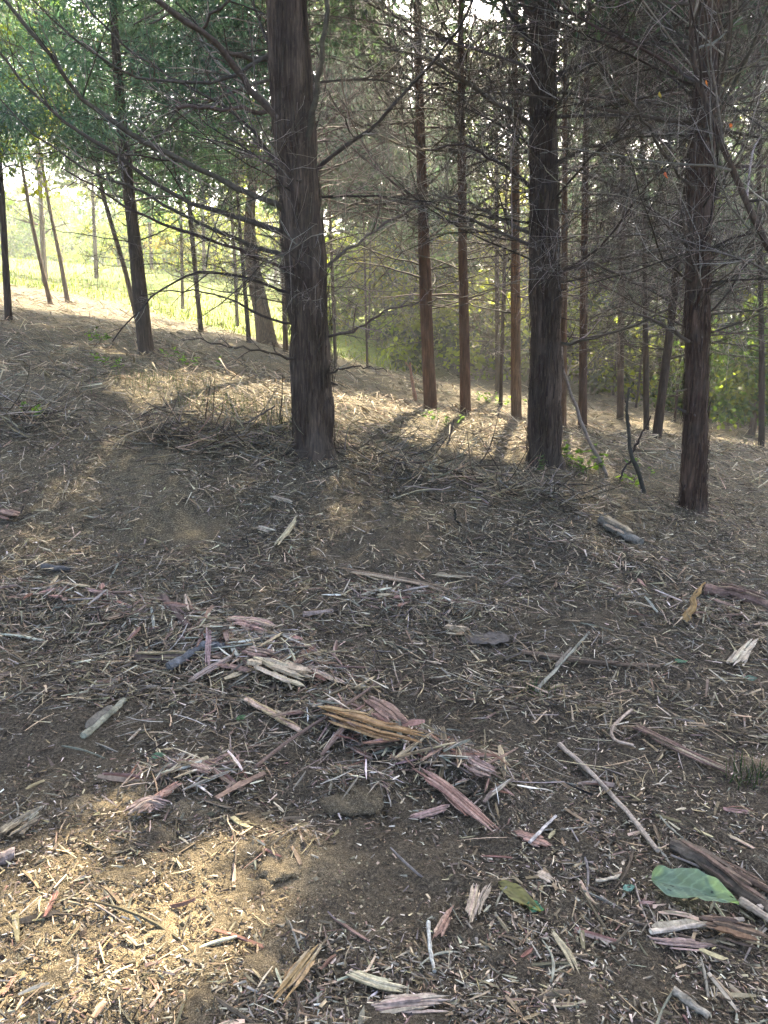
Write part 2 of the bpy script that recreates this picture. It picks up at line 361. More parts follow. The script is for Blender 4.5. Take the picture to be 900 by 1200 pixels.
def twigs_on(P, r, per, rng, frac=(.25, .55), K=5, lo=.15, rmin=.0013):
    N, KK, _ = P.shape; n = N * per
    b = np.repeat(np.arange(N), per); t = rng.uniform(lo, .98, n) * (KK - 1); i = np.minimum(t.astype(int), KK - 2); f = (t - i)[:, None]
    st = P[b, i] * (1 - f) + P[b, i + 1] * f; d = nrm(P[b, i + 1] - P[b, i])
    Lb = np.linalg.norm(P[:, -1] - P[:, 0], axis=1)[b]
    az = np.arctan2(d[:, 1], d[:, 0]) + rng.choice([-1, 1], n) * rng.uniform(.35, 1.1, n); el = np.arcsin(np.clip(d[:, 2], -1, 1)) * .7 + rng.normal(.05, .4, n)
    L = Lb * rng.uniform(*frac, n) * (1.15 - .75 * t / (KK - 1))
    Q = grow(st, az, el, L, rng, K, .6, .2)
    r0 = (r[b, i] * .5)
    return Q, np.maximum(r0[:, None] * np.linspace(1, .35, K)[None], rmin * rng.uniform(.7, 1.3, (n, 1)))
def thin(Q, q, base):
    k = ~in_gap(Q[:, Q.shape[1] // 2] + np.array(base)[None]); return Q[k], q[k]
def foliage(Ccl, Rcl, per, size, rng, cols, droop=.3, asp=.2, gap=True, nleaf=1):
    """clusters of narrow blades (two triangles each, folded) round centres"""
    n = len(Ccl) * per; b = np.repeat(np.arange(len(Ccl)), per)
    d = nrm(rng.normal(size=(n, 3))); q = Ccl[b] + d * (Rcl[b] * rng.uniform(.15, 1, n) ** .6)[:, None] * np.array([1, 1, .65])
    if gap:
        k = ~in_gap(q) | (rng.random(n) < .004); q = q[k]; d = d[k]; b = b[k]; n = len(q)
    ax = nrm(d * .8 + rng.normal(size=(n, 3)) * .7 + np.array([0, 0, -droop])); sd = nrm(np.cross(ax, rng.normal(size=(n, 3))))
    L = size * rng.uniform(.6, 1.4, n)[:, None]; W = L * asp
    bendv = nrm(np.cross(ax, sd)) * L * rng.normal(0, .12, (n, 1))
    tri = asp < .3
    V = np.stack([q + sd * W, q - sd * W, q + ax * L + bendv], 1) if tri else np.stack([q, q + ax * L * .5 + sd * W + bendv, q + ax * L, q + ax * L * .5 - sd * W + bendv], 1)
    nv = V.shape[1]
    cc = pal(cols, len(Ccl), rng, .15)[b] * (1 + .2 * rng.normal(size=(n, 1)))
    return V.reshape(-1, 3), [np.arange(n * nv).reshape(-1, nv)], np.repeat(np.clip(cc, .005, .6), nv, 0)
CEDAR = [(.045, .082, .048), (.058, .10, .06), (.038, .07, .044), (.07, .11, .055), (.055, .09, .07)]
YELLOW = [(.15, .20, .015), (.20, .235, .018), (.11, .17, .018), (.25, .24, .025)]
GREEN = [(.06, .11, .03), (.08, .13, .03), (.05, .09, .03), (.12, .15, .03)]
def interp_line(C, t, z):
    return np.stack([np.interp(z, C[:, 2], C[:, k]) for k in range(3)], 1)
def cedar(name, label, base, line, rad, height, crown, seed, nb=40, bz=(1.0, 5.5), bl=(1.0, 2.8), detail=2, per=8, sub=4, group=None, tint=(1, 1, 1),
          limbs=(), cl=160, blade=.13, nper=34, crown_z=4.6, crown_r=2.0, cols=CEDAR, gap=True, category='tree', elev=(.0, .55), basp=.2):
    rng = np.random.default_rng(seed)
    root = empty(name, base, label=label, category=category)
    if group: root['group'] = group
    RM = {3: .0015, 2: .0030, 1: .0038}[detail]; res = {3: (64, 210), 2: (28, 90), 1: (12, 30)}[detail]
    me, C, rr, t = trunk_mesh('trunk', line, rad, *res, seed, ridge=.14 if detail == 3 else .08, tint=tint)
    obj('trunk', me, M_BARK, root)
    if detail == 3:
        v, f, c = bark_strips(C, rr, t, 1100, rng, 4.8, tint); obj('bark_strips', mesh_np('bark_strips', v, f, c), M_BARK, root, kind='stuff')
    if detail == 3:
        for z_ in rng.uniform(.5, 4.5, 14):
            c_ = interp_line(C, t, np.array([z_])); a_ = rng.uniform(0, 6.28, 1); r_ = np.interp(z_, t, rr); c_ = c_ + np.array([[math.cos(a_[0]), math.sin(a_[0]), 0]]) * r_ * .8
            P_ = grow(c_, a_, rng.uniform(-.2, .5, 1), rng.uniform(.08, .22, 1), rng, 5, .3, .15); v, f, c = tubes(P_, np.linspace(.014, .006, 5)[None] * rng.uniform(.6, 1.4), 6, pal(C_TWIG[:3], 1, rng)); obj('branch_stub', mesh_np('branch_stub', v, f, c), M_TWIG, root)
    tw = []
    for pts, r0, r1 in limbs:
        pts = np.array(pts); K = 17; s = np.concatenate([[0], np.cumsum(np.linalg.norm(np.diff(pts, axis=0), axis=1))]); tt = np.linspace(0, s[-1], K)
        Pk = np.stack([np.interp(tt, s, pts[:, k]) for k in range(3)], 1); Pk[1:-1] = .25 * Pk[:-2] + .5 * Pk[1:-1] + .25 * Pk[2:]
        Pk[1:] += np.cumsum(rng.normal(0, .009, (K - 1, 3)), 0) * .6 + rng.normal(0, .008, (K - 1, 3))
        P = Pk[None]; r = (np.linspace(r0, r1, K) * rng.uniform(.88, 1.12, K))[None]
        v, f, c = tubes(P, r, 7, pal(C_TWIG[:3], 1, rng, .1)); obj('limb', mesh_np('limb', v, f, c), M_TWIG, root)
        Q, q = thin(*twigs_on(P, r, 12, rng, (.18, .4)), base); q = np.minimum(q, .006); tw.append(tubes(Q, q, 4, pal(C_TWIG, len(Q), rng)))
        Q2, q2 = thin(*twigs_on(Q, q, 5, rng, (.3, .6), 3), base); tw.append(tubes(Q2, q2, 3, pal(C_TWIG, len(Q2), rng)))
    if nb:
        z = np.sort(rng.uniform(bz[0], bz[1], nb)); st = interp_line(C, t, z)
        az = rng.uniform(0, 2 * np.pi, nb); el = rng.uniform(*elev, nb) + .12 * (z - 2.5) / 2
        L = rng.uniform(*bl, nb) * np.clip(.55 + z / 6, .5, 1.15)
        P = grow(st, az, el, L, rng, 10, .5, .1); r0 = np.clip(L * .0062, .004, .03) * rng.uniform(.7, 1.3, nb)
        r = r0[:, None] * np.linspace(1, .22, 10)[None]
        if detail == 3:
            hit = in_gap((P + np.array(base)[None, None]).reshape(-1, 3), 5).reshape(nb, -1)[:, 1:].any(1); P = P[~hit]; r = r[~hit]; nb = len(P)
            for k in range(nb):
                v, f, c = tubes(P[k:k + 1], r[k:k + 1], 5, pal(C_TWIG[:3], 1, rng, .15)); obj('branch', mesh_np('branch', v, f, c), M_TWIG, root)
        else: tw.append(tubes(P, r, 4, pal(C_TWIG[:3], nb, rng)))
        Q, q = thin(*twigs_on(P, r, per, rng, (.3, .65), 4 if detail == 3 else 3, rmin=RM), base); tw.append(tubes(Q, q, 3, pal(C_TWIG, len(Q), rng)))
        if sub:
            Q2, q2 = thin(*twigs_on(Q, q, sub, rng, (.35, .75), 3 if detail == 3 else 2, rmin=RM), base); tw.append(tubes(Q2, q2, 3, pal(C_TWIG, len(Q2), rng)))
    if tw:
        v, f, c = merge(tw); obj('twigs', mesh_np('twigs', v, f, c), M_TWIG, root, kind='stuff')
    if crown:
        zz = crown_z + (height - crown_z) * rng.beta(1.1, 1.3, cl); fr = (zz - crown_z) / (height - crown_z)
        rm = crown_r * np.clip(np.minimum(.55 + fr * 2.2, 1.08 - fr * .85), .12, 1)
        a = rng.uniform(0, 2 * np.pi, cl); rd = rm * np.sqrt(rng.uniform(.08, 1, cl))
        c0 = interp_line(C, t, np.minimum(zz, C[-1, 2])); ctr = c0 + np.stack([rd * np.cos(a), rd * np.sin(a), 0 * a], 1); ctr[:, 2] = zz + rng.normal(0, .1, cl)
        # boughs that carry the clusters
        st = c0.copy(); st[:, 2] -= rd * .35; tt = np.linspace(0, 1, 4)[None, :, None]
        P = st[:, None] * (1 - tt) + ctr[:, None] * tt; P[..., 2] -= (np.sin(tt[..., 0] * np.pi) * .12)
        nb2 = cl // 2; kk = np.flatnonzero(~in_gap((P + np.array(base)[None, None]).reshape(-1, 3)).reshape(len(P), -1).any(1))[:nb2]; P = P[kk]; rd = rd[kk]; nb2 = len(kk)
        v, f, c = tubes(P[:nb2], np.clip(rd[:nb2] * .005, .003, .012)[:, None] * np.linspace(1, .3, 4)[None], 3, pal(C_TWIG[:3], nb2, rng))
        obj('boughs', mesh_np('boughs', v, f, c), M_TWIG, root, kind='stuff')
        wc = ctr + np.array(base)[None]
        v, f, c = foliage(wc, rng.uniform(.28, .6, cl), nper, blade, rng, cols, gap=gap, asp=basp)
        obj('crown', mesh_np('crown', v - np.array(base)[None], f, c), M_NEEDLE, root)
    return root, C
def px_line(base, pxs, Y0, extra_h, dy=None):
    """centre line from photo pixels at the tree's distance, continued straight up to extra_h; local coordinates"""
    w = [at(u, v, Y0 + (0 if dy is None else dy[k])) for k, (u, v) in enumerate(pxs)]
    w = [p - base for p in w]; w[0] = np.array([0, 0, -.12])
    d = w[-1] - w[-2]; d = d / d[2]
    d = d * .6
    top = w[-1] + np.array([d[0], d[1], 1]) * max(extra_h - w[-1][2], .1)
    return np.array([*w, top])
def px_path(base, pxs, Y0, dys):
    k = np.linspace(0, 1, len(pxs)); dd = np.interp(k, np.linspace(0, 1, len(dys)), dys)
    return np.array([at(u, v, Y0 + dd[i]) - base for i, (u, v) in enumerate(pxs)])

# --- the three near cedars
def near_base(u, v):
    p = on_ground(u, v); return p
b1 = near_base(368, 524)
Y1 = b1[1]
l1 = px_line(b1, [(368, 527), (367, 480), (364, 400), (357, 300), (350, 220), (342, 120), (335, 0)], Y1, 10)
s1 = Y1 / FPX
L1 = [([(345, 250), (280, 222), (215, 190), (160, 165), (118, 130), (78, 97), (62, 55), (8, 2), (-40, -60)], [0, -.6, -1.0, -1.3], 5.2, 2.4),
      ([(345, 276), (250, 250), (190, 228), (140, 190), (90, 160), (40, 125), (0, 75), (-40, 20)], [0, -.3, -.6, -.8], 4.6, 1.5),
      ([(345, 305), (290, 285), (230, 262), (180, 225), (95, 195), (40, 155), (0, 115)], [0, .3, .4, .5], 3.6, 1.3),
      ([(358, 322), (300, 300), (250, 280), (185, 258), (130, 222), (80, 190)], [0, -.4, -.8, -1], 3.4, 1.0),
      ([(345, 175), (318, 132), (296, 108), (270, 65), (243, 36), (190, -5), (150, -50)], [0, -.3, -.7, -1.2], 6.5, 3.2),
      ([(330, 72), (295, 70), (262, 62), (240, 36), (262, 12), (300, -20)], [0, -.3, -.6], 3.6, 1.6),
      ([(330, 132), (280, 130), (240, 127), (207, 127)], [0, -.4, -.7], 3.4, 2.4),
      ([(370, 200), (405, 172), (440, 148), (470, 115), (510, 70), (550, 20), (570, -30)], [0, -.4, -.8, -1.2], 3.6, 1.4),
      ([(358, 170), (372, 100), (378, 40), (380, -40)], [-.1, -.3, -.35], 5.0, 3.6),
      ([(372, 320), (420, 285), (460, 255), (500, 240), (560, 220)], [0, .3, .6], 3.0, 1.0),
      ([(372, 400), (420, 385), (460, 360), (500, 352)], [0, -.3, -.5], 2.6, .9),
      ([(355, 350), (300, 330), (250, 318), (215, 322), (170, 350), (125, 398)], [0, -.4, -.7], 2.8, .9),
      ([(358, 384), (310, 372), (270, 352), (225, 340), (160, 348)], [0, .3, .6], 2.6, .8),
      ([(360, 425), (320, 410), (275, 400), (215, 392)], [0, -.4, -.7], 2.4, .8),
      ([(372, 440), (410, 425), (450, 430)], [0, -.2, -.4], 2.0, .7),
      ([(320, 60), (260, 95), (210, 92), (140, 80), (85, 35), (40, -10)], [0, -.5, -1.1, -1.5], 3.0, 1.0),
      ([(345, 215), (290, 140), (210, 92), (160, 62), (95, 5), (70, -30)], [.1, .4, .8], 3.0, 1.2)]
lim1 = [(px_path(b1, p, Y1, d), a * s1 * .68, b * s1 * .68) for p, d, a, b in L1]
w1 = np.array([25, 24, 23.5, 23.5, 23, 22.5, 20.5, 4]) * s1
cedar('cedar_tree', 'thick shaggy dark cedar trunk with long curved dead limbs, left of centre', b1, l1, w1, 11.5, True, 101, nb=54, bz=(1.2, 5.4), bl=(.8, 2.4), detail=3,
      per=11, sub=6, limbs=lim1, crown_z=4.9, crown_r=2.6, cl=330, blade=.16, nper=40)
b2 = near_base(637, 540); Y2 = b2[1]; s2 = Y2 / FPX
l2 = px_line(b2, [(637, 544), (638, 500), (640, 420), (639, 300), (638, 200), (636, 100), (635, 0)], Y2, 10)
L2 = [([(640, 410), (680, 400), (720, 390), (760, 372), (800, 350)], [0, -.4, -.7], 2.8, 1.0), ([(640, 280), (600, 262), (560, 240), (520, 228), (480, 230)], [0, .3, .5], 3.0, 1.0),
      ([(640, 160), (590, 130), (545, 100), (500, 70), (450, 60)], [0, -.4, -.8], 3.4, 1.2), ([(640, 200), (690, 172), (740, 160), (800, 150)], [0, .4, .8], 3.2, 1.1),
      ([(640, 110), (680, 60), (720, 30), (760, -20)], [0, .3, .6], 3.4, 1.6), ([(638, 70), (600, 20), (570, -30)], [0, .2, .4], 3.2, 1.8),
      ([(640, 320), (690, 305), (740, 330), (770, 340)], [0, -.4, -.8], 2.4, .9), ([(636, 235), (590, 195), (540, 170), (500, 180)], [0, -.4, -.9], 2.6, .9)]
cedar('cedar_tree', 'straight dark cedar trunk with leafy seedlings at its foot, right of centre', b2, l2, np.array([20.5, 19, 18, 17, 15.5, 13.5, 12.5, 3]) * s2, 11, True, 102, nb=84,
      bz=(1.7, 6.0), bl=(.9, 2.9), detail=3, per=12, sub=6, limbs=[(px_path(b2, p, Y2, d), a * s2 * .85, b * s2 * .8) for p, d, a, b in L2], crown_z=5.0, crown_r=2.5, cl=300, blade=.16, nper=40)
b3 = near_base(812, 597); Y3 = b3[1]; s3 = Y3 / FPX
l3 = px_line(b3, [(812, 600), (814, 540), (816, 450), (818, 330), (822, 200), (828, 90), (832, 0)], Y3, 9.5)
L3 = [([(816, 405), (780, 385), (745, 368), (700, 372)], [0, -.3, -.5], 2.6, .9), ([(818, 300), (770, 250), (720, 215), (660, 200)], [0, .4, .8], 2.8, .9),
      ([(826, 150), (860, 120), (900, 110), (950, 90)], [0, .2, .5], 2.8, 1), ([(822, 230), (775, 180), (740, 120), (690, 60)], [0, -.4, -.8], 2.6, .9),
      ([(826, 90), (790, 40), (760, 10), (735, -30)], [0, .3, .5], 2.6, 1.1), ([(820, 300), (860, 282), (905, 290)], [0, -.3, -.5], 2.2, .9)]
cedar('cedar_tree', 'slim reddish-brown cedar trunk nearest the right edge, leaning slightly right', b3, l3, np.array([16, 14.5, 13.5, 13.5, 13, 12, 11, 3]) * s3, 10.5, True, 103, nb=70,
      bz=(1.5, 5.6), bl=(.8, 2.5), detail=3, per=12, sub=6, limbs=[(px_path(b3, p, Y3, d), a * s3 * .85, b * s3 * .8) for p, d, a, b in L3], crown_z=4.8, crown_r=2.3, cl=260, blade=.16, nper=40,
      tint=(1.15, 1.0, .95))
# --- middle-distance trees
MID = [  # label, base px, width px, pixel line upward, tint, height, branches, crown z
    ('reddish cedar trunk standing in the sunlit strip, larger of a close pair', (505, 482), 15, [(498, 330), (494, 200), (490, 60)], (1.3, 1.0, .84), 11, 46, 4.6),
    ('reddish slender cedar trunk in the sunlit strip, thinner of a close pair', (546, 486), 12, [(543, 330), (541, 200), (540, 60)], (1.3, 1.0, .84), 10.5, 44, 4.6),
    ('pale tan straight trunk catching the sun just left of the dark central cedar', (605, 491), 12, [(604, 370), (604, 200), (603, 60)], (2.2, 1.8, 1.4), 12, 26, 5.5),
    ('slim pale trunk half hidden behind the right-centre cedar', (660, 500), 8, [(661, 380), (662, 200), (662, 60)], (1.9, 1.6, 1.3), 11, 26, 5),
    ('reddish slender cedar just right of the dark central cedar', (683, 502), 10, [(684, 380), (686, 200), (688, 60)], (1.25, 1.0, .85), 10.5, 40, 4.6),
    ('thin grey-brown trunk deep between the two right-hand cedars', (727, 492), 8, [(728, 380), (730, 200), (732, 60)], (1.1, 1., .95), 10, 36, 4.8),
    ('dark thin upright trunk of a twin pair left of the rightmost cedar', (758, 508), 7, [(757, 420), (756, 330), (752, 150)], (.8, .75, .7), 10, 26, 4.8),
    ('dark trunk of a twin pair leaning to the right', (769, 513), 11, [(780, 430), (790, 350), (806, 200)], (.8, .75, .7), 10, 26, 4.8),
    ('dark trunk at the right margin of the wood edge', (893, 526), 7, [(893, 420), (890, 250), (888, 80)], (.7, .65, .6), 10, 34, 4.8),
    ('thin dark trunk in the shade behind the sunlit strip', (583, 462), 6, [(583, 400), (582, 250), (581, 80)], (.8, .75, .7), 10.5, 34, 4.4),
]
for i, (lab, (u, v), w, up, tint, h, nb, cz) in enumerate(MID):
    b = on_ground(u, v); Y = b[1]; s = Y / FPX
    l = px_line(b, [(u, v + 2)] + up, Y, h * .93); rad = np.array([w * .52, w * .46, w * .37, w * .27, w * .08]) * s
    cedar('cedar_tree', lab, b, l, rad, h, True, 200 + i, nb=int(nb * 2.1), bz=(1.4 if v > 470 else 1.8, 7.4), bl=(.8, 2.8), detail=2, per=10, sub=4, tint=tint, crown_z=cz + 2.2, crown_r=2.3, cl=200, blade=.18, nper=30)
print('mid base', [on_ground(u, v)[1].round(1) for _, (u, v), *_ in MID], Y1, Y2, Y3)
# --- left side trees
b = on_ground(172, 416); Y = b[1]; s = Y / FPX
l = px_line(b, [(172, 418), (165, 350), (156, 265), (146, 180), (138, 90), (132, 0)], Y, 10)
cedar('cedar_tree', 'leaning cedar with a full blue-green crown on the left slope', b, l, np.array([9, 8, 7, 6, 5, 4, 1.5]) * s, 11.5, True, 301, nb=46, bz=(1.2, 4.2), bl=(.9, 2.2), detail=2,
      per=7, sub=3, crown_z=3.0, crown_r=3.1, cl=470, blade=.19, nper=170, basp=.045, cols=[(.06, .13, .095), (.08, .165, .115), (.055, .11, .08), (.11, .18, .10)])
for lab, u, v, Yc, h, sd in [('blue-green cedar standing farther back behind the leaning cedar', 235, 372, 21, 12.5, 302), ('blue-green cedar rising beyond the left edge saplings', -45, 372, 19, 10.5, 303)]:
    c = at(u, v, Yc); b = np.array([c[0], c[1], hz(c[0], c[1])])
    cedar('cedar_tree', lab, b, np.array([[0, 0, -.1], [-.15, 0, 3], [-.4, .1, h * .95]]), np.array([.075, .06, .02]), h, True, sd, nb=30, bz=(1.4, 4.5), bl=(.9, 2.2), detail=1,
          per=7, sub=2, crown_z=3.2, crown_r=3.0, cl=340, blade=.26, nper=110, basp=.055, cols=[(.06, .13, .095), (.08, .165, .115), (.055, .11, .08), (.11, .18, .10)])
c = at(364, 470, 14.0); b = np.array([c[0], c[1], hz(c[0], c[1])])  # added cedar: crown shades the left slope, twigs fill the bright sky gap
cedar('cedar_tree', 'cedar added directly behind the thick dark trunk to shade the left slope, its grey twigs fanning out to the right', b, np.array([[0, 0, -.1], [0, 0, 3], [-.1, .1, 10.5]]), np.array([.13, .12, .03]), 11.5, True, 304, nb=90, bz=(1.4, 7), bl=(1.0, 2.8),
      detail=2, per=9, sub=4, crown_z=5.2, crown_r=2.7, cl=300, blade=.17, nper=34)
def broadleaf(name, label, base, line, rad, seed, cz, cr, ch, ncl, per, size, cols, group=None, nb=16, tint=(1.6, 1.5, 1.4), gap=True, category='tree', squash=1.0, limb_len=(.6, 1.6), leaf_r=(.25, .55)):
    rng = np.random.default_rng(seed); root = empty(name, base, label=label, category=category)
    if group: root['group'] = group
    me, C, rr, t = trunk_mesh('trunk', line, rad, 14, 40, seed, ridge=.05, tint=tint); obj('trunk', me, M_BARK, root)
    z = rng.uniform(C[-1, 2] * .35, C[-1, 2], nb); P = grow(interp_line(C, t, z), rng.uniform(0, 6.28, nb), rng.uniform(.2, .9, nb), rng.uniform(*limb_len, nb), rng, 8, .5, .12)
    r = np.clip(np.interp(z, C[:, 2], rr) * .4, .003, .05)[:, None] * np.linspace(1, .2, 8)[None]
    Q, q = twigs_on(P, r, 6, rng, K=3); v, f, c = merge([tubes(P, r, 4, pal(C_TWIG, nb, rng)), tubes(Q, q, 3, pal(C_TWIG, len(Q), rng))])
    obj('limbs', mesh_np('limbs', v, f, c), M_TWIG, root, kind='stuff')
    d = nrm(rng.normal(size=(ncl, 3))) * (rng.uniform(.1, 1, ncl) ** .5)[:, None] * np.array([cr, cr, ch])
    ctr = d + interp_line(C, t, np.full(ncl, min(cz, C[-1, 2]))) * np.array([1, 1, 0]) + np.array([0, 0, cz]) + np.array(base)
    ctr[:, 2] = np.maximum(ctr[:, 2], hb(ctr[:, 0], ctr[:, 1]) + .15)
    v, f, c = foliage(ctr, rng.uniform(*leaf_r, ncl), per, size, rng, cols, droop=.5, asp=.33, gap=gap)
    obj('crown', mesh_np('crown', v - np.array(base), f, c), M_LEAF, root)
    return root
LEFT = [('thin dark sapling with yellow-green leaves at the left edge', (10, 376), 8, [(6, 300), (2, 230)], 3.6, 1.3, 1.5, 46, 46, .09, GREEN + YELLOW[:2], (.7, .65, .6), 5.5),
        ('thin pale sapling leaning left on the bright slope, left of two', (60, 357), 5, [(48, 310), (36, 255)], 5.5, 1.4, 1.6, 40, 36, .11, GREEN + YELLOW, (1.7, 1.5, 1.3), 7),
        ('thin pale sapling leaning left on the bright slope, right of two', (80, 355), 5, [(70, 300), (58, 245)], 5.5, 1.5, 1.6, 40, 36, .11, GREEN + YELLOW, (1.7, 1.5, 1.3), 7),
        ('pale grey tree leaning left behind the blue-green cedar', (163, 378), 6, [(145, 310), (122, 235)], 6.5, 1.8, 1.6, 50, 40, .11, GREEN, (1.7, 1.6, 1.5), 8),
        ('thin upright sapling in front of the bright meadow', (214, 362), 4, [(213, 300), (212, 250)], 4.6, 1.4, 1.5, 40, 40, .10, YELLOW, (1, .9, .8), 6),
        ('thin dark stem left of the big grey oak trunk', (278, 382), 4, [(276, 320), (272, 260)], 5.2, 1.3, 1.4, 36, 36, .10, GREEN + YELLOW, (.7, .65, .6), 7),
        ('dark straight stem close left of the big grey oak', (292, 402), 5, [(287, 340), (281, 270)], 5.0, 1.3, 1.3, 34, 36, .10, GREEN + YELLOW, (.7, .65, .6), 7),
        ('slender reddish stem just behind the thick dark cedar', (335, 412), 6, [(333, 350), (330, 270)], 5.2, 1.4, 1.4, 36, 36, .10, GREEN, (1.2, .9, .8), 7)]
for i, (lab, (u, v), w, up, cz, cr, ch, ncl, per, sz, cols, tint, hh) in enumerate(LEFT):
    b = on_ground(u, v); Y = b[1]; s = Y / FPX
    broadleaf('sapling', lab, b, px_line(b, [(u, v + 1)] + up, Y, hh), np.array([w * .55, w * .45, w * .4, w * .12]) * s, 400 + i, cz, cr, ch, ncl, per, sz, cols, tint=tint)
b = on_ground(314, 403); Y = b[1]; s = Y / FPX
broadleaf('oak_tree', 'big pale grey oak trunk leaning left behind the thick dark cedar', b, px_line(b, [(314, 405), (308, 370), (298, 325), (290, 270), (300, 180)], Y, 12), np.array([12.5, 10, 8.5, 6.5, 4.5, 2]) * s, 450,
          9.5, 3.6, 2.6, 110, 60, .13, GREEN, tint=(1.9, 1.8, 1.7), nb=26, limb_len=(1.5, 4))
# --- a leaning tree whose dark limb hangs into the top right
b = np.array([at(985, 560, 6.2)[0], 6.2, 0]); b[2] = hz(b[0], b[1])
l = np.array([b * 0 + np.array([0, 0, -.1])] + [at(u, v, 6.2) - b for u, v in [(975, 450), (925, 340), (885, 260), (850, 180), (822, 110), (808, 60), (812, -20), (830, -90)]])
rng = np.random.default_rng(470)
root = empty('leaning_tree', b, label='dark bare tree leaning in from the right edge above the slim cedar', category='tree')
LEAN, LEAN_B = root, b.copy()
me, C, rr, t = trunk_mesh('trunk', l, np.array([7, 5.5, 4.4, 4, 3.6, 3.2, 2.8, 2.4, 2]) * 6.2 / FPX, 14, 70, 471, tint=(.8, .75, .7)); obj('trunk', me, M_BARK, root)
z = rng.uniform(1.2, C[-1, 2], 26); P = grow(interp_line(C, t, z), rng.uniform(0, 6.28, 26), rng.uniform(-.3, .9, 26), rng.uniform(.6, 2, 26), rng, 9, .6, .15); r = np.linspace(.011, .003, 9)[None].repeat(26, 0)
Q, q = twigs_on(P, r, 8, rng); v, f, c = merge([tubes(P, r, 5, pal(C_TWIG, 26, rng)), tubes(Q, q, 3, pal(C_TWIG, len(Q), rng))]); obj('twigs', mesh_np('twigs', v, f, c), M_TWIG, root, kind='stuff')
# --- deeper wood
rng = np.random.default_rng(21); placed = []
def free(x, y, d): return all((x - a) ** 2 + (y - b_) ** 2 > d * d for a, b_ in placed)
protos = []
deep = [(-1.2, 19.5), (-.5, 23.5), (-1.9, 26)]; placed += deep; tries = 0
while len(deep) < 26 and tries < 4000:
    tries += 1
    y = rng.uniform(17, 40); x = rng.uniform(-.08, .60) * y
    if x < -.02 * y and y > 22: continue
    if -.0 < x / y < .18 and rng.random() < .75: continue
    if not free(x, y, 2.3): continue
    placed.append((x, y)); deep.append((x, y))
SECT = [(-1, -.09, 'left of the thick dark cedar'), (-.09, .04, 'between the thick dark cedar and the reddish pair'), (.04, .20, 'between the reddish pair and the central dark cedar'), (.20, .30, 'just right of the central dark cedar'),
        (.30, .40, 'just left of the slim rightmost cedar'), (.40, .48, 'just right of the slim rightmost cedar'), (.48, 1, 'at the right edge of the wood')]
for k, (x, y) in enumerate(deep):
    sec = next(q for q in SECT if q[0] <= x / y < q[1]); same = sorted(b_ for a, b_ in deep if sec[0] <= a / b_ < sec[1]); rank = same.index(y)
    nth = '' if len(same) == 1 else ', ' + ['nearest', 'second nearest', 'third nearest', 'fourth nearest', 'fifth nearest', 'sixth nearest', 'seventh nearest', 'eighth nearest', 'ninth nearest', 'tenth nearest'][min(rank, 9)] + ' there'
    b = np.array([x, y, hz(x, y)]); h = rng.uniform(9.5, 13); lean = rng.normal(0, .03, 2)
    l = np.array([[0, 0, -.1], [lean[0] * 3, lean[1] * 3, 3], [lean[0] * h, lean[1] * h, h * .95]]); r = rng.uniform(.035, .065)
    cedar('cedar_tree', 'slender deep-wood cedar ' + sec[2] + nth, b, l, np.array([r, r * .85, r * .2]), h, True, 600 + k, nb=64 if y < 27 else 44, bz=(.8, 9), bl=(1.0, 3.2),
          detail=1, per=10, sub=1, tint=(1.0, .95, .9), crown_z=(rng.uniform(6.4, 8.0) if y < 26 else rng.uniform(3.0, 5.0)) if k > 2 else 4.2, crown_r=rng.uniform(2.0, 2.6), cl=110 if k > 2 else 200, blade=.26, nper=22 if k > 2 else 40, group='cedars deep in the wood')
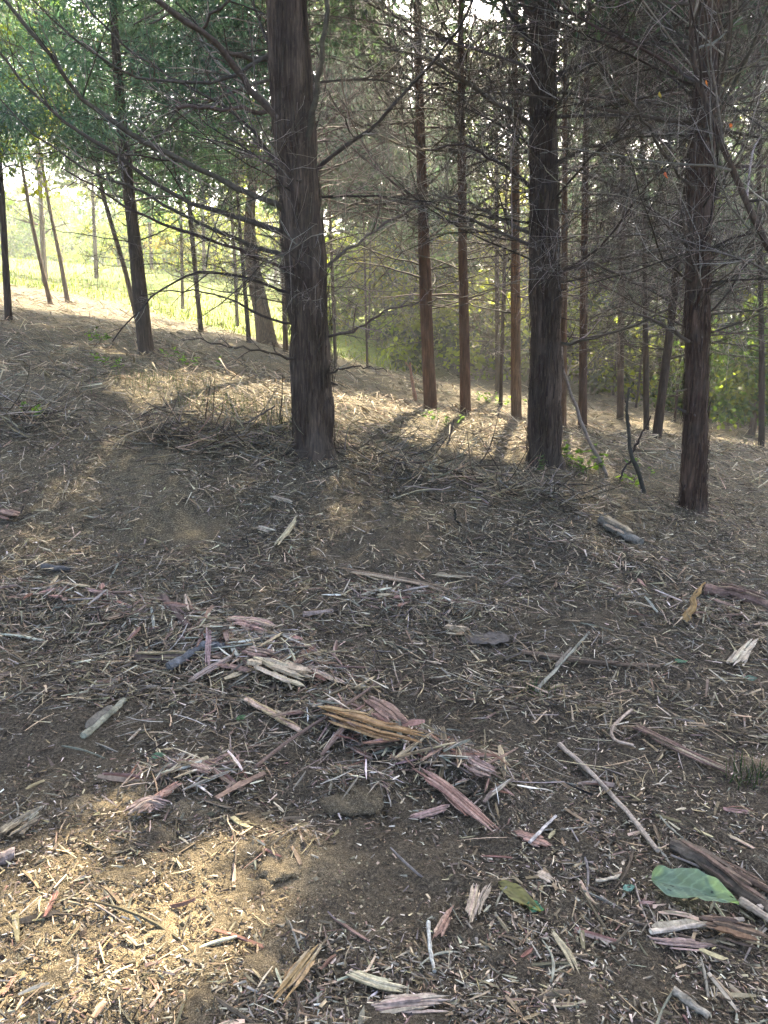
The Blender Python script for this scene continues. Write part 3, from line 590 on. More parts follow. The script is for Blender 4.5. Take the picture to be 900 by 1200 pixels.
SHR = [(540, 300, 34, YELLOW, 3.2, 3.0, 'bright yellow-green tree glowing between the reddish pair of trunks'), (590, 262, 38, YELLOW, 3.4, 3.2, 'bright yellow-green tree just left of the central dark cedar'),
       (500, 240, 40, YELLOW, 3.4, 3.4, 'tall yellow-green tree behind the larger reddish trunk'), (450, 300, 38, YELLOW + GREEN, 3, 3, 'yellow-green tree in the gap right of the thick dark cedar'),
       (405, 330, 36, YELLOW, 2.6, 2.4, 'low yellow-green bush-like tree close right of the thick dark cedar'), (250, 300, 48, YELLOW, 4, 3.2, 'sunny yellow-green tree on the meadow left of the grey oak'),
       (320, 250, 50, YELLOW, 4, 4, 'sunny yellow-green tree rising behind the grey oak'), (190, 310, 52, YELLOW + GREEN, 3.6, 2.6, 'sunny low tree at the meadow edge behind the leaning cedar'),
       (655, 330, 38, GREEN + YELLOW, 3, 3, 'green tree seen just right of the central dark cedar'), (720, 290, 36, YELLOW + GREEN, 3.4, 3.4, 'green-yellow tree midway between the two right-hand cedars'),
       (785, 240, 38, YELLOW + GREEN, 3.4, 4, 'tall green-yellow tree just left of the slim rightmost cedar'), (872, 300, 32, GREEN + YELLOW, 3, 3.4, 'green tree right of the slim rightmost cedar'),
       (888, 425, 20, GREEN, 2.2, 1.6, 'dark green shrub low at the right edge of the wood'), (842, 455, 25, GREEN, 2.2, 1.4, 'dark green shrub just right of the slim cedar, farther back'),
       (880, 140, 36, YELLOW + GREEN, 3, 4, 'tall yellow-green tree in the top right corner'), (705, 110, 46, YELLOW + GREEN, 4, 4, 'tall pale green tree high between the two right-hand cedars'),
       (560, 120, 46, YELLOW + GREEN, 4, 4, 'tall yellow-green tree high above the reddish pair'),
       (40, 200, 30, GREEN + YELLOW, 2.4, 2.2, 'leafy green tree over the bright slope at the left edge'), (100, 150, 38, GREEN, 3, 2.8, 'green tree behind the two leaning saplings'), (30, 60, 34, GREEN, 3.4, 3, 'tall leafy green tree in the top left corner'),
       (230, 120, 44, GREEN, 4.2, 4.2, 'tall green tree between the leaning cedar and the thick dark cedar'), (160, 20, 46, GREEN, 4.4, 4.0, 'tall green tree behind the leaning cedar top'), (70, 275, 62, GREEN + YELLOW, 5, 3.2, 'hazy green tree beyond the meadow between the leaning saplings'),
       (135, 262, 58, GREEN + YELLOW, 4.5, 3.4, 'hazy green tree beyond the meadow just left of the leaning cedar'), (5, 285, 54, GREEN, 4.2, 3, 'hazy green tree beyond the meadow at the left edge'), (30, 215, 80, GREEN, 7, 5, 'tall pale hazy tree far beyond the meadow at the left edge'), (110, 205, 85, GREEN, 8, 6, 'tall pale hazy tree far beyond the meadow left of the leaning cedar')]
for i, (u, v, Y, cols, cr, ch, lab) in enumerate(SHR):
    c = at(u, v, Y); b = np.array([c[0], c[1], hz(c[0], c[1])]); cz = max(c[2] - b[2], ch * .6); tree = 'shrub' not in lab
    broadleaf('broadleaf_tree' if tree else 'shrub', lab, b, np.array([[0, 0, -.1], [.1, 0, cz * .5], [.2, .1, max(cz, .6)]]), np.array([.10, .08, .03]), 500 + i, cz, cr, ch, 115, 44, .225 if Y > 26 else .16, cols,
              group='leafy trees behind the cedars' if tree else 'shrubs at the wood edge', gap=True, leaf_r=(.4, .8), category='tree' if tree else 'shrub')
# --- far wood that closes the view, and far grass
rng = np.random.default_rng(31); n = 520
x = rng.uniform(-70, 75, n); y = rng.uniform(74, 112, n); hmax = np.where(x < -18, 8.0, 20) * rng.uniform(.5, 1.1, n)
zt = hb(x, y) + hmax * rng.uniform(.05, 1, n)
v, f, c = foliage(np.stack([x, y, zt], 1), rng.uniform(1.4, 2.6, n), 80, .78, rng, [(.05, .09, .05), (.07, .11, .05), (.04, .075, .05), (.11, .14, .05)], asp=.35, gap=False)
obj('far_wood', mesh_np('far_wood', v, f, c), M_LEAF, kind='stuff', label='hazy green wood far beyond the meadow', category='woodland')
n = 620; y = rng.uniform(27, 48, n); x = rng.uniform(.0, .64, n) * y; zt = hb(x, y) + rng.uniform(.1, 1, n) ** 1.3 * rng.uniform(1, 5.5, n)
v, f, c = foliage(np.stack([x, y, zt], 1), rng.uniform(.5, 1.2, n), 72, .24, rng, [(.035, .055, .03), (.05, .07, .035), (.06, .055, .04), (.13, .17, .02), (.20, .23, .015), (.16, .20, .02)], asp=.3, gap=False)
obj('undergrowth', mesh_np('undergrowth', v, f, c), M_LEAF, kind='stuff', label='dark tangled undergrowth beneath the far trees', category='undergrowth')
def blades(x, y, Ln, wd, cols, rng, lean=.5):
    n = len(x); st = np.stack([x, y, H(x, y) - .01], 1); a = rng.uniform(0, 6.28, n); e = rng.uniform(.5, 1.4, n) ; K = 3
    P = grow(st, a, e, Ln, rng, 4, lean, .1); w = wd[:, None] * np.array([1, .9, .6, .08])[None]; T, A, B = frames(P)
    return sweep(P, A * w[..., None], B * (w * .15)[..., None], 3, pal(cols, n, rng))
n = 5500; y = 25 + 27 * rng.random(n) ** 1.2; x = rng.uniform(-.55, .06, n) * y
k = (y - 25 + 5 * fbm(x * .2, y * .2, 3, 63)) > 1.5; x = x[k]; y = y[k]; n = len(x)
v, f, c = blades(x, y, rng.uniform(.12, .30, n), rng.uniform(.014, .032, n), [(.17, .23, .025), (.23, .27, .03), (.13, .19, .025), (.27, .26, .05)], rng, 1.2)
obj('meadow_grass', mesh_np('meadow_grass', v, f, c), M_LEAF, kind='stuff', label='bright tall grass of the sunny meadow beyond the trees', category='grass')

# ------------------------------------------------------------------ debris on the ground
TAN = [(.30, .24, .145), (.41, .34, .22), (.20, .155, .093), (.48, .42, .295), (.155, .125, .08)]
GREY = [(.155, .138, .105), (.22, .20, .16), (.095, .082, .06), (.29, .268, .215)]
PINK = [(.22, .145, .11), (.29, .20, .155), (.165, .09, .065), (.24, .17, .145)]
CREAM_ = [(.55, .49, .38), (.64, .59, .49)]
DARK = [(.036, .029, .02), (.062, .05, .034), (.095, .078, .052)]
BARE = [(ground_pt(u, v), a, b_) for u, v, a, b_ in [(150, 620, 1.0, .5), (640, 720, .9, .25), (420, 1010, .3, .2), (300, 1060, .25, .12), (400, 640, .6, .2), (560, 738, .2, .1), (700, 880, .5, .2), (120, 560, 1., .4), (560, 850, .3, .15), (310, 1045, .401, .17)]]
def scatter(n, ymin, ymax, rng, heap=.0, xw=.56):
    y = ymin * (ymax / ymin) ** rng.random(n); x = rng.uniform(-xw, xw, n) * (y + .3)
    m = int(n * .24); ys = max(ymin - .5, .6) + (min(ymax, 9) - .6) * rng.random(m) ** 1.3; side = np.where(rng.random(m) < .85, xw * (ys + .3) + 2.0 * rng.random(m) ** 1.4, xw * (ys + .3) * rng.uniform(-1, 1, m))
    y = np.concatenate([y, ys]); x = np.concatenate([x, side * rng.choice([-1, 1], m)]); n = n + m; o_ = rng.permutation(n); x = x[o_]; y = y[o_]
    p = .62 + 1.7 * fbm(x * 1.5, y * 1.5, 4, 83)
    for g, a, b_ in BARE: p = p - (.2 if a != .401 else .6) * np.exp(-(((x - g[0]) / a) ** 2 + ((y - g[1]) / b_) ** 2))
    for a, b_, w, h in _ridge:
        d = b_[:2] - a[:2]; t = np.clip(((x - a[0]) * d[0] + (y - a[1]) * d[1]) / (d @ d), 0, 1)
        q = (x - a[0] - t * d[0]) ** 2 + (y - a[1] - t * d[1]) ** 2; p = p + heap * np.exp(-q / (w * w * 1.7))
    k = rng.random(n) < np.clip(p, .04, 1); return x[k], y[k]
def lay(x, y, L, rng, tilt=.12, lift=.004):
    n = len(x); a = rng.uniform(0, np.pi * 2, n); dx = np.cos(a) * L * .5; dy = np.sin(a) * L * .5; e = rng.normal(0, tilt, n) * L
    z1 = H(x - dx, y - dy); z2 = H(x + dx, y + dy); zc = H(x, y); up = np.maximum(0, zc - .5 * (z1 + z2))
    li = np.abs(rng.normal(0, lift, n)) + lift * .6
    return np.stack([x - dx, y - dy, z1 + up + li - np.minimum(e, 0)], 1), np.stack([x + dx, y + dy, z2 + up + li + np.maximum(e, 0)], 1)
def litter(name, label, cat, n, ymin, ymax, Lr, wr, cols, seed, heap=.4, w=None, K=4, S=4, bow=.06, flat=.3, tilt=.12, lift=.006, dist=0.0, jitter=.22):
    rng = np.random.default_rng(seed); x, y = scatter(n, ymin, ymax, rng, heap); n = len(x)
    sc = 1 + dist * np.clip(y - 3, 0, 30)
    L = np.exp(rng.uniform(math.log(Lr[0]), math.log(Lr[1]), n)) * sc; wd = rng.uniform(*wr, n) * sc
    s, e = lay(x, y, L, rng, tilt, lift)
    v, f, c = ribbons(s, e, np.minimum(wd, L * .3), bow, rng, K, pal(cols, n, rng, jitter, w), flat, S, (.7, .5))
    obj(name, mesh_np(name, v, f, c, smooth=False), M_WOOD, kind='stuff', label=label, category=cat)
def specks(name, label, cat, n, ymin, ymax, Lr, asp, cols, seed, heap=.4, w=None, tilt=.2, lift=.004, dist=.0, jitter=.25):
    """short slivers, each an elongated tetrahedron"""
    rng = np.random.default_rng(seed); x, y = scatter(n, ymin, ymax, rng, heap); n = len(x); sc = 1 + dist * np.clip(y - 2.5, 0, 40)
    L = np.exp(rng.uniform(math.log(Lr[0]), math.log(Lr[1]), n)) * sc; s, e = lay(x, y, L, rng, tilt, lift)
    T = nrm(e - s); W = (L * rng.uniform(*asp, n))[:, None]; A = nrm(np.cross(T, np.array([0, 0, 1.]))) * W; B = nrm(np.cross(T, A)) * W * .55
    V = np.stack([s + A * .5, s - A * .5 + B * .3, e + B * .5 + A * .2, e - B * .5 - A * .25], 1)
    F = np.array([[0, 1, 2], [0, 3, 1], [0, 2, 3], [1, 3, 2]]); idx = (np.arange(n) * 4)[:, None, None] + F[None]
    obj(name, mesh_np(name, V.reshape(-1, 3), [idx.reshape(-1, 3)], np.repeat(pal(cols, n, rng, jitter, w), 4, 0), smooth=False), M_WOOD, kind='stuff', label=label, category=cat)
specks('mulch_litter', 'fine dark shredded bark fragments covering the soil', 'mulch', 80000, 1.25, 7, (.007, .034), (.10, .3), DARK + GREY[:3] + TAN[2:3], 71, .4, dist=.2)
specks('wood_chip_litter', 'small pale wood slivers sprinkled over the soil', 'wood chips', 85000, 1.25, 10, (.004, .022), (.12, .4), TAN + TAN[2:3] * 2 + TAN[4:] * 2 + GREY + CREAM_ + PINK[:1], 72, .35, dist=.25)
litter('splinter_litter', 'straight splinters and thin sticks scattered over the soil', 'splinters', 9000, 1.25, 9, (.02, .09), (.0012, .004), TAN + GREY + PINK[:1] + DARK[1:], 76, .8, K=3, S=3, bow=.03, dist=.06, tilt=.1)
litter('straw_litter', 'long shredded fibres and thin twigs matted over the slope', 'litter', 6000, 2.6, 18, (.07, .24), (.0012, .003), TAN[:3] + GREY + DARK[1:], 73, .9, K=4, S=3, bow=.06, tilt=.1, lift=.012, dist=.06)
specks('needle_litter', 'dry shredded stalks and slivers matted over the slope', 'litter', 75000, 3.0, 16, (.022, .10), (.05, .14), TAN + TAN[2:3] * 2 + TAN[4:] * 2 + GREY[:3] + DARK, 74, .6, tilt=.2, lift=.012, dist=.07)
specks('far_litter', 'pale dry litter over the far slope', 'litter', 22000, 8.5, 34, (.08, .22), (.04, .10), TAN + TAN[:2] + GREY[:2], 77, .3, tilt=.25, lift=.02, dist=.04)
specks('bark_flakes', 'flat flakes of bark and wood lying on the soil', 'bark flakes', 22000, 1.25, 8, (.006, .024), (.2, .5), TAN + GREY + CREAM_[:1] + DARK + PINK[:2], 79, .7, dist=.08, tilt=.12)
rng = np.random.default_rng(78); n = 3400; rk = rng.choice(len(_ridge), n, p=np.array([.22, .2, .2, .03, .03, .08, .02, .06, .04, .03, .0, .09, .0, .0, .0])); t = rng.random(n)
ra = np.array([_ridge[k][0] for k in rk]); rb = np.array([_ridge[k][1] for k in rk]); rw = np.array([_ridge[k][2] for k in rk])
x = ra[:, 0] + (rb - ra)[:, 0] * t + rng.normal(0, .55, n) * rw; y = ra[:, 1] + (rb - ra)[:, 1] * t + rng.normal(0, .55, n) * rw
L = np.exp(rng.uniform(math.log(.025), math.log(.13), n)); s_, e_ = lay(x, y, L, rng, .22, .016)
v, f, c = ribbons(s_, e_, np.minimum(rng.uniform(.0015, .007, n), L * .16), .03, rng, 3, pal(TAN + GREY + PINK + CREAM_ + DARK[1:], n, rng, .2), .4, 4)
obj('heap_litter', mesh_np('heap_litter', v, f, c, smooth=False), M_WOOD, kind='stuff', label='jumbled splinters and shreds piled on the debris heaps', category='splinters')
# soil crumbs
rng = np.random.default_rng(75); x, y = scatter(15000, 1.25, 5, rng, .1); n = len(x)
rc = rng.uniform(.002, .009, n) * (1 + .1 * y) * rng.choice([.45, .8, 1.6], n, p=[.62, .33, .05])
oc = np.array([[1, 0, 0], [0, 1, 0], [-1, 0, 0], [0, -1, 0], [0, 0, .8], [0, 0, -.8]])
g_ = ground_pt(220, 1070); xe = g_[0] + rng.normal(0, .35, 7000); ye = g_[1] + rng.normal(0, .22, 7000); x = np.concatenate([x, xe]); y = np.concatenate([y, ye]); rc = np.concatenate([rc, rng.uniform(.0012, .0045, 7000) * rng.choice([1, 2.2], 7000, p=[.95, .05])]); n = len(x)
V = (np.stack([x, y, H(x, y) + rc * .35], 1)[:, None] + oc[None] * rc[:, None, None] * rng.uniform(.6, 1.3, (n, 6, 1)))
F = np.array([[0, 1, 4], [1, 2, 4], [2, 3, 4], [3, 0, 4], [1, 0, 5], [2, 1, 5], [3, 2, 5], [0, 3, 5]])
obj('soil_crumbs', mesh_np('soil_crumbs', V.reshape(-1, 3), [(np.arange(n) * 6)[:, None, None].repeat(8, 1).reshape(-1, 1) + np.tile(F, (n, 1))], np.repeat(np.concatenate([pal(DARK, n - 7000, rng), pal([(.26, .20, .12), (.14, .11, .07), (.36, .29, .19), (.07, .055, .035)], 7000, rng)]), 6, 0), smooth=False), M_WOOD, kind='stuff', label='crumbs of dark soil on the ground', category='soil')

# single chips, twigs and strips that show largest
def rot_on_ground(o, x, y, z, az, tilt, roll): o.location = (x, y, z); o.rotation_euler = (roll, tilt, az)
def chip_mesh(name, L, W, T, cols, rng, K=5, prongs=2, S=4, bow=.04):
    parts = []
    for k in range(1 + prongs):
        off = (0, rng.uniform(-.35, .35) * W if k else 0, rng.uniform(-.2, .4) * T if k else 0); l0 = rng.uniform(-.5, -.25) * L if k else -.5 * L; l1 = rng.uniform(.2, .55) * L if k else .45 * L
        s = np.array([[l0, off[1], off[2]]]); e = np.array([[l1, off[1] + rng.normal(0, .15) * W, off[2] + rng.normal(0, .2) * T]])
        parts.append(ribbons(s, e, np.array([W * (.5 if k == 0 else rng.uniform(.15, .35))]), bow, rng, K, pal(cols, 1, rng), T / W, S, (rng.uniform(.55, 1), rng.uniform(.35, .9)) if k == 0 else (.5, .2)))
    v, f, c = merge(parts); c = c * (1 + .15 * rng.normal(size=(len(c), 1)))
    return mesh_np(name, v, f, np.clip(c, .01, .8), smooth=False)
def individuals(name, label, cat, group, n, variants, ymin, ymax, seed, heap=.5, tilt=.15):
    rng = np.random.default_rng(seed); ms = [variants(rng) for _ in range(24)]
    x, y = scatter(n * 4, ymin, ymax, rng, heap, .5); x = x[:n]; y = y[:n]; z = H(x, y)
    for i in range(len(x)):
        o = obj(name, ms[i % 24], M_WOOD, label=label, category=cat, group=group)
        a = rng.uniform(0, 6.28); Ld = .04
        gz = (hz(x[i] + Ld * math.cos(a), y[i] + Ld * math.sin(a)) - hz(x[i] - Ld * math.cos(a), y[i] - Ld * math.sin(a))) / (2 * Ld)
        rot_on_ground(o, x[i], y[i], z[i] + .010, a, -math.atan(gz) + rng.normal(0, tilt * .6), rng.normal(0, .35))
        s = rng.uniform(.7, 1.3); o.scale = (s, s * rng.uniform(.8, 1.2), s)
individuals('wood_chip', 'pale splintered wood chip lying loose on the dark soil', 'wood chip', 'wood chips strewn over the soil', 280, lambda r: chip_mesh('wood_chip', r.uniform(.04, .11), r.uniform(.010, .022), r.uniform(.003, .006), TAN, r, 4, 1), 1.35, 4.6, 81)
individuals('twig', 'thin grey broken twig lying loose on the ground', 'twig', 'broken twigs strewn over the soil', 170, lambda r: chip_mesh('twig', r.uniform(.10, .34), r.uniform(.004, .010), r.uniform(.004, .009), GREY + DARK[2:], r, 7, 0, 5, .07), 1.35, 6.5, 82, tilt=.08)
individuals('cedar_strip', 'small pink shred of cedar heartwood lying on the ground', 'wood strip', 'pink cedar shreds among the mulch', 60, lambda r: chip_mesh('cedar_strip', r.uniform(.05, .14), r.uniform(.010, .024), r.uniform(.003, .005), PINK, r, 5, 2), 1.35, 4.2, 83, heap=1.2)

rng = np.random.default_rng(84); ms = [chip_mesh('splinter', rng.uniform(.06, .26), rng.uniform(.008, .030), rng.uniform(.005, .012), [TAN, PINK, GREY, CREAM_ + TAN, DARK + GREY, PINK][k % 6], rng, 5, 3) for k in range(30)]
for i in range(260):
    a_, b_, w_, h_ = _ridge[rng.choice([0, 1, 2, 5, 7, 11], p=[.26, .27, .30, .06, .07, .04])]; t_ = rng.random(); x_ = a_[0] + (b_ - a_)[0] * t_ + rng.normal(0, .5) * w_; y_ = a_[1] + (b_ - a_)[1] * t_ + rng.normal(0, .5) * w_
    o = obj('splinter', ms[i % 30], M_WOOD, label='torn splinter of cedar lying in the jumbled debris heaps', category='splinter', group='splinters in the debris heaps')
    rot_on_ground(o, x_, y_, hz(x_, y_) + .014 + abs(rng.normal(0, .022)), rng.uniform(0, 6.28), rng.normal(0, .16), rng.normal(0, .4))
# ------------------------------------------------------------------ larger single pieces
_hs = [900]
def piece(name, label, cat, px, wpx, thick, cols, nf=6, K=9, lift=0.0, dz=(0, 0), round_=False, splay=.5, S=6, bow=.02, group=None):
    """a splintered piece of wood: a core along the pixel path on the ground and loose fibres beside it"""
    _hs[0] += 1; rng = np.random.default_rng(_hs[0])
    g = np.array([on_ground(u, v) for u, v in px]); sc = np.linalg.norm(g.mean(0) - np.array([0, 0, EYE])) / FPX; W = wpx * sc
    s = np.concatenate([[0], np.cumsum(np.linalg.norm(np.diff(g, axis=0), axis=1))]); tt = np.linspace(0, s[-1], K)
    P = np.stack([np.interp(tt, s, g[:, k]) for k in range(3)], 1); L = s[-1]
    P[:, 2] = np.maximum(P[:, 2], np.linspace(P[0, 2], P[-1, 2], K)) if len(px) == 2 else P[:, 2]
    for _ in range(5): P[1:-1] = .25 * P[:-2] + .5 * P[1:-1] + .25 * P[2:]
    T = W * thick; P[:, 2] += T * .35 + lift + np.linspace(dz[0], dz[1], K); P[1:-1] += rng.normal(0, W * (.05 if round_ else .015), (K - 2, 3))
    base = P[K // 2].copy(); base[2] = hz(base[0], base[1]); parts = []
    Tn, A, B = frames(P[None]); A = A[0]; B = B[0]; kk = np.linspace(0, 1, K)
    def along(t, arr): return np.stack([np.interp(t, kk, arr[:, k]) for k in range(3)], -1)
    if round_:
        SS = 9; prof = (np.linspace(1, .8, K) * rng.uniform(.9, 1.1, K))[:, None]
        cc = pal(cols, 1, rng, .05)[:, None] * rng.uniform(.75, 1.25, (1, K, 1))
        v, f, c = sweep(P[None], (A * W * .5 * prof)[None], (B * T * .5 * prof)[None], SS, cc)
        v = v.reshape(K, SS, 3) + (A[:, None] * rng.normal(0, W * .035, (K, SS, 1)) + B[:, None] * rng.normal(0, T * .035, (K, SS, 1))); v = v.reshape(-1, 3)
        c = c * (1 + .22 * rng.normal(size=(len(c), 1)))
        n0 = len(v); v = np.concatenate([v, P[:1], P[-1:]]); c = np.concatenate([c, c[:2] * 1.6])
        f = f + [np.array([[j, (j + 1) % SS, n0][::-1] for j in range(SS)]), np.array([[(K - 1) * SS + j, (K - 1) * SS + (j + 1) % SS, n0 + 1] for j in range(SS)])]
        parts.append((v, f, np.clip(c, .01, .8)))
        nfib = nf
    else: nfib = nf + 7
    if nfib:
        KF = 9; o = np.linspace(-.5, .5, nfib) + rng.normal(0, .05, nfib); rng.shuffle(o); edge = np.abs(o) * 2
        a0 = rng.uniform(0, .16, nfib) + edge * rng.uniform(0, .35, nfib); b0 = 1 - rng.uniform(0, .14, nfib) - edge * rng.uniform(0, .35, nfib)
        loose = rng.random(nfib) < .25; a0 = np.where(loose, rng.uniform(0, .6, nfib), a0); b0 = np.where(loose, np.minimum(a0 + rng.uniform(.2, .5, nfib), 1), b0); b0 = np.maximum(b0, a0 + .15)
        tt = a0[:, None] + (b0 - a0)[:, None] * np.linspace(0, 1, KF)[None]
        fan = 1 + splay * (tt - .5) * rng.normal(0, .8, (nfib, 1))
        hgt = T * (.15 + .55 * np.sqrt(np.clip(1 - edge, 0, 1)))[:, None] * rng.uniform(.55, 1.1, (nfib, 1)) + np.where(loose, rng.uniform(0, .5, nfib) * T, 0)[:, None] * np.linspace(0, 1, KF)[None]
        if round_: hgt = hgt + T * .15
        C = along(tt, P) + along(tt, A) * (o[:, None] * W * fan)[..., None] + along(tt, B) * hgt[..., None] + rng.normal(0, W * .006, (nfib, KF, 3))
        TT, FA, FB = frames(C); wd = W / nfib * rng.uniform(.55, 1.5, (nfib, 1)) * (1.6 if not round_ else .7)
        roll = rng.normal(0, .35, (nfib, 1, 1)); FA2 = FA * np.cos(roll) + FB * np.sin(roll); FB2 = FB * np.cos(roll) - FA * np.sin(roll)
        pr = np.interp(np.linspace(0, 1, KF), [0, .1, .85, 1], [.25, 1, .85, .08])[None] * rng.uniform(.8, 1.2, (nfib, KF))
        fc = (.55 * pal(cols[:2], 1, rng, .08) + .45 * pal(cols, nfib, rng, .18))[:, None] * rng.uniform(.7, 1.25, (nfib, KF, 1))
        parts.append(sweep(C, FA2 * (wd * pr)[..., None], FB2 * (np.minimum(wd * .7, T * .4) * pr)[..., None], 4, np.clip(fc, .01, .75), True, twist=np.pi / 4))
    v, f, c = merge(parts)
    kw = dict(label=label, category=cat)
    if group: kw['group'] = group
    o = obj(name, mesh_np(name, v - base, f, c, smooth=False), M_HERO, **kw); o.location = base
    return o
OCHRE = [(.36, .23, .105), (.26, .16, .075), (.42, .30, .165)]; CREAM = [(.50, .405, .275), (.43, .335, .215), (.56, .47, .34)]; PALE = [(.34, .285, .21), (.42, .36, .275)]; BROWN = [(.15, .105, .075), (.11, .08, .06), (.20, .145, .10)]
GST = [(.13, .125, .125), (.10, .095, .095)]; ROSE = [(.27, .175, .135), (.345, .24, .185), (.19, .11, .08), (.40, .31, .235)]; MAUVE = [(.29, .205, .18), (.34, .255, .22), (.23, .155, .13)]
